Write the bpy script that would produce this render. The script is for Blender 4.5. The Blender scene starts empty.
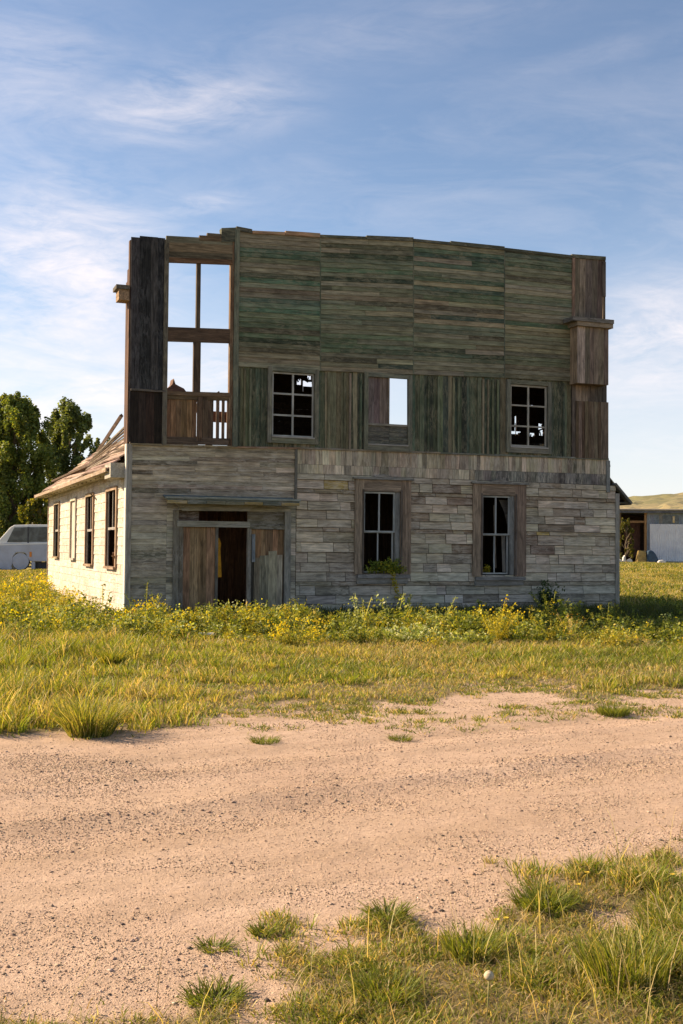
import bpy, math, random
import numpy as np
from mathutils import Vector, Matrix

random.seed(7)
RG = np.random.default_rng(11)
SC = bpy.context.scene
COL = SC.collection
R = math.radians

# ------------------------------------------------------------------ camera
FPX = 1130.0
TH = math.atan(36 / FPX)
RO = R(0.5)
EYE = np.array([0, 0, 1.65])
fwd = np.array([0, math.cos(TH), math.sin(TH)])
r0 = np.array([1.0, 0, 0])
u0 = np.array([0, -math.sin(TH), math.cos(TH)])
RT = math.cos(RO) * r0 + math.sin(RO) * u0
UP = math.cos(RO) * u0 - math.sin(RO) * r0


def ray(px, py):
    return fwd * FPX + RT * (px - 341.5) - UP * (py - 512)


def ground(px, py, z=0.0):
    d = ray(px, py)
    return EYE + d * (z - EYE[2]) / d[2]


def at(px, py, D):
    d = ray(px, py)
    return EYE + d * (D / d[1])


ORG = ground(126, 623)
ANG = R(20.9)
UX = np.array([math.cos(ANG), math.sin(ANG), 0])
VY = np.array([-math.sin(ANG), math.cos(ANG), 0])


def F(px, py, v=0.0):
    d = ray(px, py)
    t = ((ORG + VY * v - EYE) @ VY) / (d @ VY)
    p = EYE + d * t - ORG
    return float(p @ UX), float(p[2])


def loc2w(u, v, z=0):
    return ORG + UX * u + VY * v + np.array([0, 0, z])


cam = bpy.data.cameras.new('camera')
cam.sensor_fit = 'VERTICAL'
cam.sensor_height = 36
cam.lens = 36 * FPX / 1024
cam.clip_end = 6000
co = bpy.data.objects.new('camera', cam)
COL.objects.link(co)
co.matrix_world = Matrix(((RT[0], UP[0], -fwd[0], 0), (RT[1], UP[1], -fwd[1], 0),
                          (RT[2], UP[2], -fwd[2], 1.65), (0, 0, 0, 1)))
SC.camera = co

# ------------------------------------------------------------------ sun + sky
SUN_EL = R(31)
TRAV = ANG - R(35)                       # azimuth the light travels towards
sd = np.array([-math.cos(TRAV) * math.cos(SUN_EL), -math.sin(TRAV) * math.cos(SUN_EL), math.sin(SUN_EL)])
sl = bpy.data.lights.new('sun', 'SUN')
sl.energy = 4.6
sl.angle = R(0.53)
sl.color = (1.0, 0.86, 0.68)
so = bpy.data.objects.new('sun', sl)
COL.objects.link(so)
so.rotation_euler = Vector(sd).to_track_quat('Z', 'Y').to_euler()
so.location = (-30, 10, 30)

W = bpy.data.worlds.new('World')
SC.world = W
W.use_nodes = True


class NT:
    """tiny node helper"""
    def __init__(s, tree):
        s.t = tree
        s.n = tree.nodes
        s.l = tree.links

    def node(s, typ, **kw):
        n = s.n.new(typ)
        for k, v in kw.items():
            setattr(n, k, v)
        return n

    def put(s, sock, val):
        if hasattr(val, 'is_linked') or isinstance(val, bpy.types.NodeSocket):
            s.l.new(val, sock)
        elif val is not None:
            sock.default_value = val

    def math(s, op, a, b=None, c=None, clamp=False):
        n = s.node('ShaderNodeMath', operation=op, use_clamp=clamp)
        s.put(n.inputs[0], a)
        if b is not None: s.put(n.inputs[1], b)
        if c is not None: s.put(n.inputs[2], c)
        return n.outputs[0]

    def vmath(s, op, a, b=None):
        n = s.node('ShaderNodeVectorMath', operation=op)
        s.put(n.inputs[0], a)
        if b is not None: s.put(n.inputs[1], b)
        return n.outputs[0]

    def noise(s, vec, scale, detail=4, rough=.55, dist=0, dim='3D'):
        n = s.node('ShaderNodeTexNoise')
        n.noise_dimensions = dim
        s.put(n.inputs['Vector'], vec)
        n.inputs['Scale'].default_value = scale
        n.inputs['Detail'].default_value = detail
        n.inputs['Roughness'].default_value = rough
        n.inputs['Distortion'].default_value = dist
        return n.outputs[0]

    def ramp(s, fac, stops):
        n = s.node('ShaderNodeValToRGB')
        cr = n.color_ramp
        while len(cr.elements) < len(stops): cr.elements.new(.5)
        for e, (p, c) in zip(cr.elements, stops):
            e.position = p
            e.color = (c, c, c, 1) if not hasattr(c, '__len__') else (*c, 1)
        s.put(n.inputs[0], fac)
        return n.outputs[0]

    def mix(s, fac, a, b, typ='MIX'):
        n = s.node('ShaderNodeMix', data_type='RGBA', blend_type=typ)
        s.put(n.inputs[0], fac)
        for i, v in ((6, a), (7, b)):
            if isinstance(v, (tuple, list)) and len(v) == 3: v = (*v, 1)
            s.put(n.inputs[i], v)
        return n.outputs[2]


def mrange(N, v, a, b, c=0., d=1.):
    n = N.node('ShaderNodeMapRange')
    n.clamp = True
    N.put(n.inputs[0], v)
    for i, x in enumerate((a, b, c, d)): n.inputs[i + 1].default_value = x
    return n.outputs[0]


def build_world():
    t = W.node_tree
    t.nodes.clear()
    N = NT(t)
    out = N.node('ShaderNodeOutputWorld')
    bg = N.node('ShaderNodeBackground')
    sky = N.node('ShaderNodeTexSky', sky_type='NISHITA', sun_disc=False, sun_elevation=SUN_EL,
                 sun_rotation=math.atan2(sd[0], sd[1]), altitude=1500, air_density=1.0, dust_density=0.3,
                 ozone_density=2.6)
    tc = N.node('ShaderNodeTexCoord')
    d = tc.outputs['Generated']
    sep = N.node('ShaderNodeSeparateXYZ')
    N.put(sep.inputs[0], d)
    z = sep.outputs[2]
    zz = N.math('ADD', N.math('MAXIMUM', z, 0.0), 0.22)
    cx = N.math('DIVIDE', sep.outputs[0], zz)
    cy = N.math('DIVIDE', sep.outputs[1], zz)
    cmb = N.node('ShaderNodeCombineXYZ')
    N.put(cmb.inputs[0], cx)
    N.put(cmb.inputs[1], cy)
    P = cmb.outputs[0]
    mp = N.node('ShaderNodeMapping')
    N.put(mp.inputs[0], P)
    mp.inputs['Rotation'].default_value = (0, 0, R(24))
    mp.inputs['Scale'].default_value = (0.75, 1.5, 1)
    mp.inputs['Location'].default_value = (3.1, 1.7, 0)
    big = N.noise(mp.outputs[0], 1.15, 3, .5, .5)
    wisp = N.noise(mp.outputs[0], 2.3, 9, .60, 1.3)
    fine = N.noise(mp.outputs[0], 8.0, 7, .65, 1.6)
    w = N.math('ADD', N.math('MULTIPLY', wisp, .7), N.math('MULTIPLY', fine, .3))
    cov = mrange(N, big, .40, .62, .12, 1.)
    az = N.math('ARCTAN2', sep.outputs[0], sep.outputs[1])
    el = N.math('ARCSINE', z)
    v2 = N.node('ShaderNodeCombineXYZ')
    N.put(v2.inputs[0], N.math('MULTIPLY', az, 7.))
    N.put(v2.inputs[1], N.math('MULTIPLY', el, 13.))
    m2 = N.node('ShaderNodeMapping')
    N.put(m2.inputs[0], v2.outputs[0])
    m2.inputs['Rotation'].default_value = (0, 0, R(-22))
    m2.inputs['Scale'].default_value = (.8, 1.5, 1)
    n1 = N.noise(m2.outputs[0], 1.25, 9, .60, 1.1)
    n2 = N.noise(m2.outputs[0], 4.5, 7, .62, 1.4)
    wv = mrange(N, N.math('ADD', N.math('MULTIPLY', n1, .72), N.math('MULTIPLY', n2, .28)), .36, .64)
    general = N.math('MULTIPLY', N.math('MULTIPLY', mrange(N, w, .42, .74), cov), mrange(N, el, .02, .5, .40, .14))
    tot = general
    for (px, py, sx_, sy_, amp) in ((175, 128, 95, 30, .55), (55, 300, 95, 85, .95), (25, 120, 80, 60, .35), (195, 216, 46, 10, .45),
                                    (655, 345, 75, 55, .75), (330, 66, 210, 30, .16), (120, 395, 200, 40, .8), (560, 92, 120, 12, .14), (-260, 240, 200, 150, .8), (980, 260, 200, 120, .6)):
        dx = N.math('DIVIDE', N.math('SUBTRACT', az, (px - 341.5) / FPX), sx_ / FPX)
        dy = N.math('DIVIDE', N.math('SUBTRACT', N.math('ADD', el, N.math('MULTIPLY', N.math('SUBTRACT', az, (px - 341.5) / FPX), -.14)), (548 - py) / FPX), sy_ / FPX)
        e = N.math('EXPONENT', N.math('MULTIPLY', N.math('ADD', N.math('MULTIPLY', dx, dx), N.math('MULTIPLY', dy, dy)), -.7))
        tot = N.math('MAXIMUM', tot, N.math('MULTIPLY', N.math('MULTIPLY', e, amp), N.math('ADD', N.math('MULTIPLY', wv, .85), .12)))
    dens = N.math('MINIMUM', tot, 1.)
    hz = mrange(N, z, .0, .24, .85, 0.)
    hs = N.node('ShaderNodeHueSaturation')
    hs.inputs['Saturation'].default_value = 1.02
    hs.inputs['Value'].default_value = .90
    N.put(hs.inputs['Color'], sky.outputs[0])
    col = hs.outputs[0]
    col = N.mix(hz, col, (4.1, 4.4, 5.1))
    col = N.mix(dens, col, (5.3, 5.3, 5.9))
    N.put(bg.inputs[0], col)
    bg.inputs[1].default_value = 0.092
    N.l.new(bg.outputs[0], out.inputs[0])


build_world()
vs = SC.view_settings
vs.view_transform = 'Standard'
vs.look = 'None'
vs.exposure = 1.18
vs.gamma = 1
vs.use_white_balance = True
vs.white_balance_temperature = 7650
vs.white_balance_tint = 13

# ------------------------------------------------------------------ materials


def new_mat(name):
    m = bpy.data.materials.new(name)
    m.use_nodes = True
    m.node_tree.nodes.clear()
    N = NT(m.node_tree)
    out = N.node('ShaderNodeOutputMaterial')
    return m, N, out


def wood_mat(name, contrast=1.0, fleck=None, fleck_amt=.5, rough=.9, knots=True, lichen=None):
    """weathered board: base colour from the board's own tint attribute, grain running along attribute bc.x"""
    m, N, out = new_mat(name)
    p = N.node('ShaderNodeBsdfPrincipled')
    a = N.node('ShaderNodeAttribute', attribute_name='Col')
    b = N.node('ShaderNodeAttribute', attribute_name='bc')
    mp = N.node('ShaderNodeMapping')
    N.put(mp.inputs[0], b.outputs['Vector'])
    mp.inputs['Scale'].default_value = (1.6, 34, 34)
    g = N.noise(mp.outputs[0], 1.0, 6, .7, .35)
    mp2 = N.node('ShaderNodeMapping')
    N.put(mp2.inputs[0], b.outputs['Vector'])
    mp2.inputs['Scale'].default_value = (2.2, 9, 9)
    g2 = N.noise(mp2.outputs[0], 1.0, 4, .6, .8)
    k = .5 * contrast
    f1 = mrange(N, g, .3, .7, 1 - k, 1 + k * .8)
    f2 = mrange(N, g2, .3, .7, 1 - k * .75, 1 + k * .6)
    f = N.math('MULTIPLY', f1, f2)
    cb = N.node('ShaderNodeCombineXYZ')
    for i in range(3): N.put(cb.inputs[i], f)
    col = N.mix(1.0, a.outputs['Color'], cb.outputs[0], 'MULTIPLY')
    # cracks
    crack = mrange(N, g, .30, .36, 1., 0.)
    col = N.mix(N.math('MULTIPLY', crack, .7), col, (.02, .017, .013))
    tc = N.node('ShaderNodeTexCoord')
    if lichen:
        ln = N.noise(tc.outputs['Object'], 1.1, 6, .65, .3)
        col = N.mix(N.math('MULTIPLY', mrange(N, ln, .46, .66), .55), col, lichen)
    sn = N.noise(tc.outputs['Object'], .9, 6, .68, .5)
    col = N.mix(N.math('MULTIPLY', mrange(N, sn, .50, .68), .20), col, (.075, .062, .045))
    if fleck:
        fn = N.noise(mp2.outputs[0], 2.3, 7, .75, .6)
        fo = N.noise(tc.outputs['Object'], 1.7, 3, .6)
        ff = N.math('MULTIPLY', mrange(N, fn, .46, .56), mrange(N, fo, .36, .60))
        col = N.mix(N.math('MULTIPLY', ff, fleck_amt), col, fleck)
    N.put(p.inputs['Base Color'], col)
    p.inputs['Roughness'].default_value = rough
    p.inputs['Specular IOR Level'].default_value = .2
    bp = N.node('ShaderNodeBump')
    bp.inputs['Strength'].default_value = .7
    bp.inputs['Distance'].default_value = .006
    N.put(bp.inputs['Height'], g)
    N.put(p.inputs['Normal'], bp.outputs[0])
    N.l.new(p.outputs[0], out.inputs[0])
    return m


def plain_mat(name, col, rough=.7, metal=0., var=.25, scale=6., dirt=None, dirt_amt=.5, spec=.3):
    m, N, out = new_mat(name)
    p = N.node('ShaderNodeBsdfPrincipled')
    tc = N.node('ShaderNodeTexCoord')
    n = N.noise(tc.outputs['Object'], scale, 6, .65, .3)
    lo = tuple(c * (1 - var) for c in col)
    hi = tuple(min(1, c * (1 + var)) for c in col)
    c = N.mix(mrange(N, n, .3, .7), lo, hi)
    if dirt:
        n2 = N.noise(tc.outputs['Object'], scale * .4, 6, .7, .6)
        c = N.mix(N.math('MULTIPLY', mrange(N, n2, .45, .65), dirt_amt), c, dirt)
    N.put(p.inputs['Base Color'], c)
    p.inputs['Roughness'].default_value = rough
    p.inputs['Metallic'].default_value = metal
    p.inputs['Specular IOR Level'].default_value = spec
    bp = N.node('ShaderNodeBump')
    bp.inputs['Strength'].default_value = .3
    bp.inputs['Distance'].default_value = .02
    N.put(bp.inputs['Height'], n)
    N.put(p.inputs['Normal'], bp.outputs[0])
    N.l.new(p.outputs[0], out.inputs[0])
    return m


def foliage_mat(name, trans=.45):
    m, N, out = new_mat(name)
    a = N.node('ShaderNodeAttribute', attribute_name='Col')
    d = N.node('ShaderNodeBsdfPrincipled')
    N.put(d.inputs['Base Color'], a.outputs['Color'])
    d.inputs['Roughness'].default_value = .55
    d.inputs['Specular IOR Level'].default_value = .25
    t = N.node('ShaderNodeBsdfTranslucent')
    tcx = N.mix(1.0, a.outputs['Color'], (1.5, 1.35, .55), 'MULTIPLY')
    N.put(t.inputs[0], tcx)
    mx = N.node('ShaderNodeMixShader')
    mx.inputs[0].default_value = trans
    N.l.new(d.outputs[0], mx.inputs[1])
    N.l.new(t.outputs[0], mx.inputs[2])
    N.l.new(mx.outputs[0], out.inputs[0])
    return m


def pane_mat():
    m, N, out = new_mat('old_glass')
    p = N.node('ShaderNodeBsdfPrincipled')
    tc = N.node('ShaderNodeTexCoord')
    n = N.noise(tc.outputs['Object'], 1.6, 5, .6, .5)
    N.put(p.inputs['Base Color'], N.mix(mrange(N, n, .4, .6), (.02, .028, .03), (.10, .12, .12)))
    N.put(p.inputs['Roughness'], mrange(N, n, .3, .7, .08, .3))
    N.l.new(p.outputs[0], out.inputs[0])
    return m


M_GREEN = wood_mat('green_weathered_boards', 1.15, fleck=(.27, .245, .16), fleck_amt=.5)
M_GREY = wood_mat('grey_weathered_boards', .9, fleck=(.40, .38, .35), fleck_amt=.4)
M_SHING = wood_mat('grey_shingle_boards', 1.15, fleck=(.56, .50, .40), fleck_amt=.5)
M_WHITE = wood_mat('flaking_white_boards', .45, fleck=(.68, .62, .53), fleck_amt=.85)
M_BROWN = wood_mat('brown_bare_boards', 1.2)
M_DARK = wood_mat('charred_dark_boards', 1.5, fleck=(.13, .13, .13), fleck_amt=.4)
M_ROOF = wood_mat('bleached_roof_boards', 1.1, fleck=(.36, .30, .25), fleck_amt=.35)
M_LEAF = foliage_mat('leaves', .42)
M_GRASS = foliage_mat('grass_blades', .45)
M_PANE = pane_mat()
M_SMALL = plain_mat('tin_sheet', (.33, .34, .35), .6, .3, .3, 4)
M_STONE = plain_mat('stones', (.24, .18, .14), .9, 0, .4, 12)


def far_ground_cols(N, pos):
    """grass / straw colours of the open fields"""
    n1 = N.noise(pos, .22, 5, .65, .3)
    n2 = N.noise(pos, 2.3, 5, .7, .3)
    n3 = N.noise(pos, 14., 4, .7)
    c = N.mix(mrange(N, n1, .38, .62), (.20, .19, .045), (.34, .26, .09))
    c = N.mix(N.math('MULTIPLY', mrange(N, n2, .40, .62), .6), c, (.38, .29, .12))
    c = N.mix(N.math('MULTIPLY', mrange(N, n3, .45, .7), .4), c, (.14, .15, .035))
    return c


def ground_mat():
    m, N, out = new_mat('ground')
    p = N.node('ShaderNodeBsdfPrincipled')
    g = N.node('ShaderNodeNewGeometry')
    pos = g.outputs['Position']
    mk = N.node('ShaderNodeAttribute', attribute_name='grass')
    nA = N.noise(pos, .7, 5, .6, .4)
    nB = N.noise(pos, 7., 6, .7, .2)
    nC = N.noise(pos, 38., 6, .75)
    nD = N.noise(pos, 120., 3, .7)
    # tyre streaks running along the road
    mp = N.node('ShaderNodeMapping')
    N.put(mp.inputs[0], pos)
    mp.inputs['Rotation'].default_value = (0, 0, R(-31))
    mp2 = N.node('ShaderNodeMapping')
    N.put(mp2.inputs[0], mp.outputs[0])
    mp2.inputs['Scale'].default_value = (.16, 2.6, 1)
    nS = N.noise(mp2.outputs[0], 1., 5, .6, .2)
    dirt = N.mix(mrange(N, nA, .3, .7), (.50, .345, .245), (.60, .43, .315))
    dirt = N.mix(N.math('MULTIPLY', mrange(N, nS, .40, .64), .5), dirt, (.36, .245, .155))
    dirt = N.mix(N.math('MULTIPLY', mrange(N, nB, .42, .68), .35), dirt, (.30, .205, .15))
    dirt = N.mix(N.math('MULTIPLY', mrange(N, nC, .52, .66), .55), dirt, (.24, .165, .12))
    dirt = N.mix(N.math('MULTIPLY', mrange(N, nC, .47, .36), .35), dirt, (.60, .45, .35))
    dirt = N.mix(N.math('MULTIPLY', mrange(N, nD, .60, .70), .6), dirt, (.13, .095, .075))
    dirt = N.mix(N.math('MULTIPLY', mrange(N, nD, .40, .32), .4), dirt, (.66, .52, .42))
    soil = N.mix(mrange(N, nB, .35, .65), (.105, .085, .040), (.22, .165, .085))
    soil = N.mix(N.math('MULTIPLY', mrange(N, nC, .45, .62), .6), soil, (.30, .235, .13))
    near = N.mix(mrange(N, mk.outputs['Fac'], .25, .75), dirt, soil)
    dist = N.vmath('DISTANCE', pos, (0., 6., 0.))
    dn = N.node('ShaderNodeVectorMath', operation='DISTANCE')
    N.put(dn.inputs[0], pos)
    dn.inputs[1].default_value = (0, 6, 0)
    far = mrange(N, dn.outputs['Value'], 24., 42.)
    col = N.mix(far, near, far_ground_cols(N, pos))
    N.put(p.inputs['Base Color'], col)
    p.inputs['Roughness'].default_value = .95
    p.inputs['Specular IOR Level'].default_value = .12
    h = N.math('ADD', N.math('MULTIPLY', nC, .25), N.math('ADD', N.math('MULTIPLY', nD, .45), N.math('MULTIPLY', nB, 1.0)))
    bp = N.node('ShaderNodeBump')
    bp.inputs['Strength'].default_value = .9
    bp.inputs['Distance'].default_value = .022
    N.put(bp.inputs['Height'], h)
    N.put(p.inputs['Normal'], bp.outputs[0])
    N.l.new(p.outputs[0], out.inputs[0])
    return m


def hill_mat():
    m, N, out = new_mat('hill_grass')
    p = N.node('ShaderNodeBsdfPrincipled')
    g = N.node('ShaderNodeNewGeometry')
    n1 = N.noise(g.outputs['Position'], .03, 6, .65, .4)
    n2 = N.noise(g.outputs['Position'], .22, 6, .7, .3)
    c = N.mix(mrange(N, n1, .4, .6), (.17, .155, .06), (.30, .235, .11))
    c = N.mix(N.math('MULTIPLY', mrange(N, n2, .48, .6), .65), c, (.09, .095, .05))
    N.put(p.inputs['Base Color'], c)
    p.inputs['Roughness'].default_value = .95
    N.l.new(p.outputs[0], out.inputs[0])
    return m


# ------------------------------------------------------------------ object helpers


def tag(o, label=None, cat=None, group=None, kind=None):
    if label: o['label'] = label
    if cat: o['category'] = cat
    if group: o['group'] = group
    if kind: o['kind'] = kind
    return o


def empty(name, loc, rz=0):
    o = bpy.data.objects.new(name, None)
    COL.objects.link(o)
    o.location = [float(x) for x in loc]
    o.rotation_euler = (0, 0, rz)
    o.empty_display_size = .2
    return o


class MB:
    """boards, bars and prisms gathered into one mesh"""
    def __init__(s):
        s.v, s.f, s.c, s.b = [], [], [], []

    def hex(s, pts, col, axis=0):
        o = len(s.v)
        off = (random.random() * 50, random.random() * 50, random.random() * 50)
        s.v += [tuple(p) for p in pts]
        perm = {0: (0, 1, 2), 1: (1, 0, 2), 2: (2, 0, 1)}[axis]
        for p in pts:
            s.c.append(col)
            s.b.append((p[perm[0]] + off[0], p[perm[1]] + off[1], p[perm[2]] + off[2]))
        s.f += [tuple(o + i for i in q) for q in
                ((0, 1, 2, 3), (7, 6, 5, 4), (0, 4, 5, 1), (1, 5, 6, 2), (2, 6, 7, 3), (3, 7, 4, 0))]

    def box(s, u0, u1, v0, v1, z0, z1, col, axis=0, j=0.0):
        pts = [(u0, v0, z0), (u1, v0, z0), (u1, v0, z1), (u0, v0, z1), (u0, v1, z0), (u1, v1, z0), (u1, v1, z1), (u0, v1, z1)]
        if j:
            pts = [tuple(c + random.uniform(-j, j) for c in p) for p in pts]
        s.hex(pts, col, axis)

    def beam(s, p, q, w, t, col, up=(0, 0, 1)):
        p = Vector(p)
        q = Vector(q)
        d = (q - p).normalized()
        side = d.cross(Vector(up))
        if side.length < 1e-4: side = Vector((1, 0, 0))
        side.normalize()
        up2 = side.cross(d).normalized()
        a = side * w / 2
        b = up2 * t / 2
        o = len(s.v)
        L = (q - p).length
        pts = [p - a - b, p + a - b, p + a + b, p - a + b, q - a - b, q + a - b, q + a + b, q - a + b]
        off = (random.random() * 50, random.random() * 50, random.random() * 50)
        s.v += [tuple(x) for x in pts]
        for k in range(8):
            s.c.append(col)
            s.b.append((off[0] + (L if k > 3 else 0), off[1] + (w if k in (1, 2, 5, 6) else 0), off[2] + (t if k in (2, 3, 6, 7) else 0)))
        s.f += [tuple(o + i for i in qd) for qd in
                ((0, 1, 2, 3), (7, 6, 5, 4), (0, 4, 5, 1), (1, 5, 6, 2), (2, 6, 7, 3), (3, 7, 4, 0))]

    def prism(s, outline, depth_vec, col):
        """extrude a planar outline (3D points) along depth_vec"""
        o = len(s.v)
        n = len(outline)
        d = Vector(depth_vec)
        for p in outline: s.v.append(tuple(p))
        for p in outline: s.v.append(tuple(Vector(p) + d))
        for p in s.v[o:]:
            s.c.append(col)
            s.b.append(p)
        s.f.append(tuple(o + i for i in range(n)))
        s.f.append(tuple(o + n + i for i in reversed(range(n))))
        for i in range(n):
            k = (i + 1) % n
            s.f.append((o + i, o + n + i, o + n + k, o + k))

    def lathe(s, c, axis, prof, col, seg=20):
        """prof: list of (offset along axis, radius)"""
        ax = Vector(axis).normalized()
        a = ax.orthogonal().normalized()
        b = ax.cross(a)
        o = len(s.v)
        for (h, r) in prof:
            for k in range(seg):
                t = 2 * math.pi * k / seg
                p = Vector(c) + ax * h + (a * math.cos(t) + b * math.sin(t)) * r
                s.v.append(tuple(p))
                s.c.append(col)
                s.b.append(tuple(p))
        for i in range(len(prof) - 1):
            for k in range(seg):
                k2 = (k + 1) % seg
                s.f.append((o + i * seg + k, o + i * seg + k2, o + (i + 1) * seg + k2, o + (i + 1) * seg + k))
        s.f.append(tuple(o + k for k in reversed(range(seg))))
        s.f.append(tuple(o + (len(prof) - 1) * seg + k for k in range(seg)))

    def each(s, name, mat, parent=None):
        """every board of this builder as an object of its own"""
        out = []
        for k in range(0, len(s.v), 8):
            m = MB()
            m.v, m.c, m.b = s.v[k:k + 8], s.c[k:k + 8], s.b[k:k + 8]
            m.f = [(0, 1, 2, 3), (7, 6, 5, 4), (0, 4, 5, 1), (1, 5, 6, 2), (2, 6, 7, 3), (3, 7, 4, 0)]
            out.append(m.build(name, mat, parent))
        return out

    def build(s, name, mat, parent=None, loc=None, bevel=0, smooth=False):
        me = bpy.data.meshes.new(name)
        me.from_pydata(s.v, [], s.f)
        ca = me.attributes.new('Col', 'FLOAT_COLOR', 'POINT')
        arr = np.ones((len(s.v), 4), dtype=np.float32)
        arr[:, :3] = np.array(s.c, dtype=np.float32)
        ca.data.foreach_set('color', arr.ravel())
        ba = me.attributes.new('bc', 'FLOAT_VECTOR', 'POINT')
        ba.data.foreach_set('vector', np.array(s.b, dtype=np.float32).ravel())
        me.materials.append(mat)
        me.update()
        import bmesh
        bm = bmesh.new()
        bm.from_mesh(me)
        bmesh.ops.recalc_face_normals(bm, faces=bm.faces)
        bm.to_mesh(me)
        bm.free()
        if smooth:
            me.polygons.foreach_set('use_smooth', [True] * len(me.polygons))
        o = bpy.data.objects.new(name, me)
        COL.objects.link(o)
        if parent: o.parent = parent
        if loc is not None: o.location = [float(x) for x in loc]
        if bevel:
            b = o.modifiers.new('bevel', 'BEVEL')
            b.width = bevel
            b.segments = 2
            b.limit_method = 'ANGLE'
        return o


class QB:
    """numpy builder of many quads with colours (leaves, blades)"""
    def __init__(s):
        s.q, s.c = [], []

    def add(s, quads, cols):
        quads = np.asarray(quads, dtype=np.float32)
        cols = np.asarray(cols, dtype=np.float32)
        if cols.ndim == 2: cols = np.repeat(cols[:, None, :], 4, axis=1)
        s.q.append(quads)
        s.c.append(cols)

    def build(s, name, mat, parent=None, loc=(0, 0, 0)):
        q = np.concatenate(s.q).reshape(-1, 3)
        c = np.concatenate(s.c).reshape(-1, 3)
        n = len(q)
        me = bpy.data.meshes.new(name)
        me.vertices.add(n)
        me.vertices.foreach_set('co', q.ravel())
        me.loops.add(n)
        me.loops.foreach_set('vertex_index', np.arange(n, dtype=np.int32))
        me.polygons.add(n // 4)
        me.polygons.foreach_set('loop_start', np.arange(0, n, 4, dtype=np.int32))
        me.update(calc_edges=True)
        ca = me.attributes.new('Col', 'FLOAT_COLOR', 'POINT')
        cc = np.ones((n, 4), dtype=np.float32)
        cc[:, :3] = np.clip(c, 0.004, 1)
        ca.data.foreach_set('color', cc.ravel())
        me.materials.append(mat)
        o = bpy.data.objects.new(name, me)
        COL.objects.link(o)
        if parent: o.parent = parent
        o.location = [float(x) for x in loc]
        return o


def vnoise(x, y, seed=0):
    x = np.asarray(x, dtype=np.float64)
    y = np.asarray(y, dtype=np.float64)
    xi = np.floor(x).astype(np.int64)
    yi = np.floor(y).astype(np.int64)
    fx = x - xi
    fy = y - yi
    fx = fx * fx * (3 - 2 * fx)
    fy = fy * fy * (3 - 2 * fy)

    def h(a, b):
        n = (a * 374761393 + b * 668265263 + seed * 974711) & 0x7fffffff
        n = ((n ^ (n >> 13)) * 1274126177) & 0x7fffffff
        n = (n ^ (n >> 16)) & 0xffff
        return n / 65535.0
    a = h(xi, yi) * (1 - fx) + h(xi + 1, yi) * fx
    b = h(xi, yi + 1) * (1 - fx) + h(xi + 1, yi + 1) * fx
    return a * (1 - fy) + b * fy


def fbm(x, y, seed=0, oct=4):
    s = 0
    a = .5
    t = 0
    for i in range(oct):
        s = s + a * vnoise(x * 2 ** i + 17.3 * i, y * 2 ** i - 9.1 * i, seed + i)
        t += a
        a *= .5
    return s / t


def sstep(a, b, x):
    t = np.clip((x - a) / (b - a), 0, 1)
    return t * t * (3 - 2 * t)


# ------------------------------------------------------------------ ground


def grass_amount(x, y):
    """0 = bare gravel of the road, 1 = closed grass"""
    x = np.asarray(x, float)
    y = np.asarray(y, float)
    lo = np.interp(x, [-30, -2.8, -1.5, 0, 3.6, 30], [-4, 9.35, 9.6, 10.2, 11.4, 25])
    hi = np.interp(x, [-30, -2.8, -1.7, -.8, 0, 3.6, 30], [-3, 10.1, 11.2, 12.6, 13.0, 14.8, 29])
    n = (fbm(x * 1.1, y * 1.1, 3) - .5)
    t = (y - lo) / (hi - lo)
    far = sstep(.35, .95, t + n * 1.7 * (t > -.1) + (fbm(x * 4, y * 4, 8) - .5) * .6)
    nlo = np.interp(x, [-30, -1.2, 0, 2.4, 30], [-16, 4.45, 5.3, 7.0, 22])
    nhi = np.interp(x, [-30, -1.2, 0, 2.4, 30], [-17.5, 3.1, 3.75, 5.2, 20])
    t2 = (nlo - y) / (nlo - nhi)
    near = sstep(.3, .95, t2 + n * 1.7 + (fbm(x * 4, y * 4, 21) - .5) * 1.3)
    return np.where(y > (lo + nlo) / 2, far, near)


def height(x, y):
    x = np.asarray(x, float)
    y = np.asarray(y, float)
    g = grass_amount(x, y)
    a = (fbm(x * .9, y * .9, 40) - .5) * .05 + (fbm(x * 4.5, y * 4.5, 41, 3) - .5) * .022
    # wheel ruts follow the road
    c = (y - 7.7 - .62 * x) * .85
    rut = .02 * np.exp(-((c - .15) / .12) ** 2) - .018 * np.exp(-((c + .25) / .22) ** 2) \
        - .018 * np.exp(-((c - 1.5) / .25) ** 2) + .015 * np.exp(-((c - 1.05) / .12) ** 2)
    rut *= (.5 + fbm(x * 1.5, y * 1.5, 77))
    h = a * (.4 + .9 * g) + rut * (1 - g) + .02 * g
    near = 1 - sstep(16, 22, y)
    return h * near


def axis_coords(lo, hi, step, ends):
    a = list(np.arange(lo, hi, step))
    s, v = step, hi
    right = []
    while v < ends[1]:
        right.append(v)
        s *= 1.18
        v += s
    right.append(ends[1])
    s, v = step, lo
    left = []
    while v > ends[0]:
        s *= 1.18
        v -= s
        left.append(max(v, ends[0]))
    return np.array(sorted(set(left)) + a + right)


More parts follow.
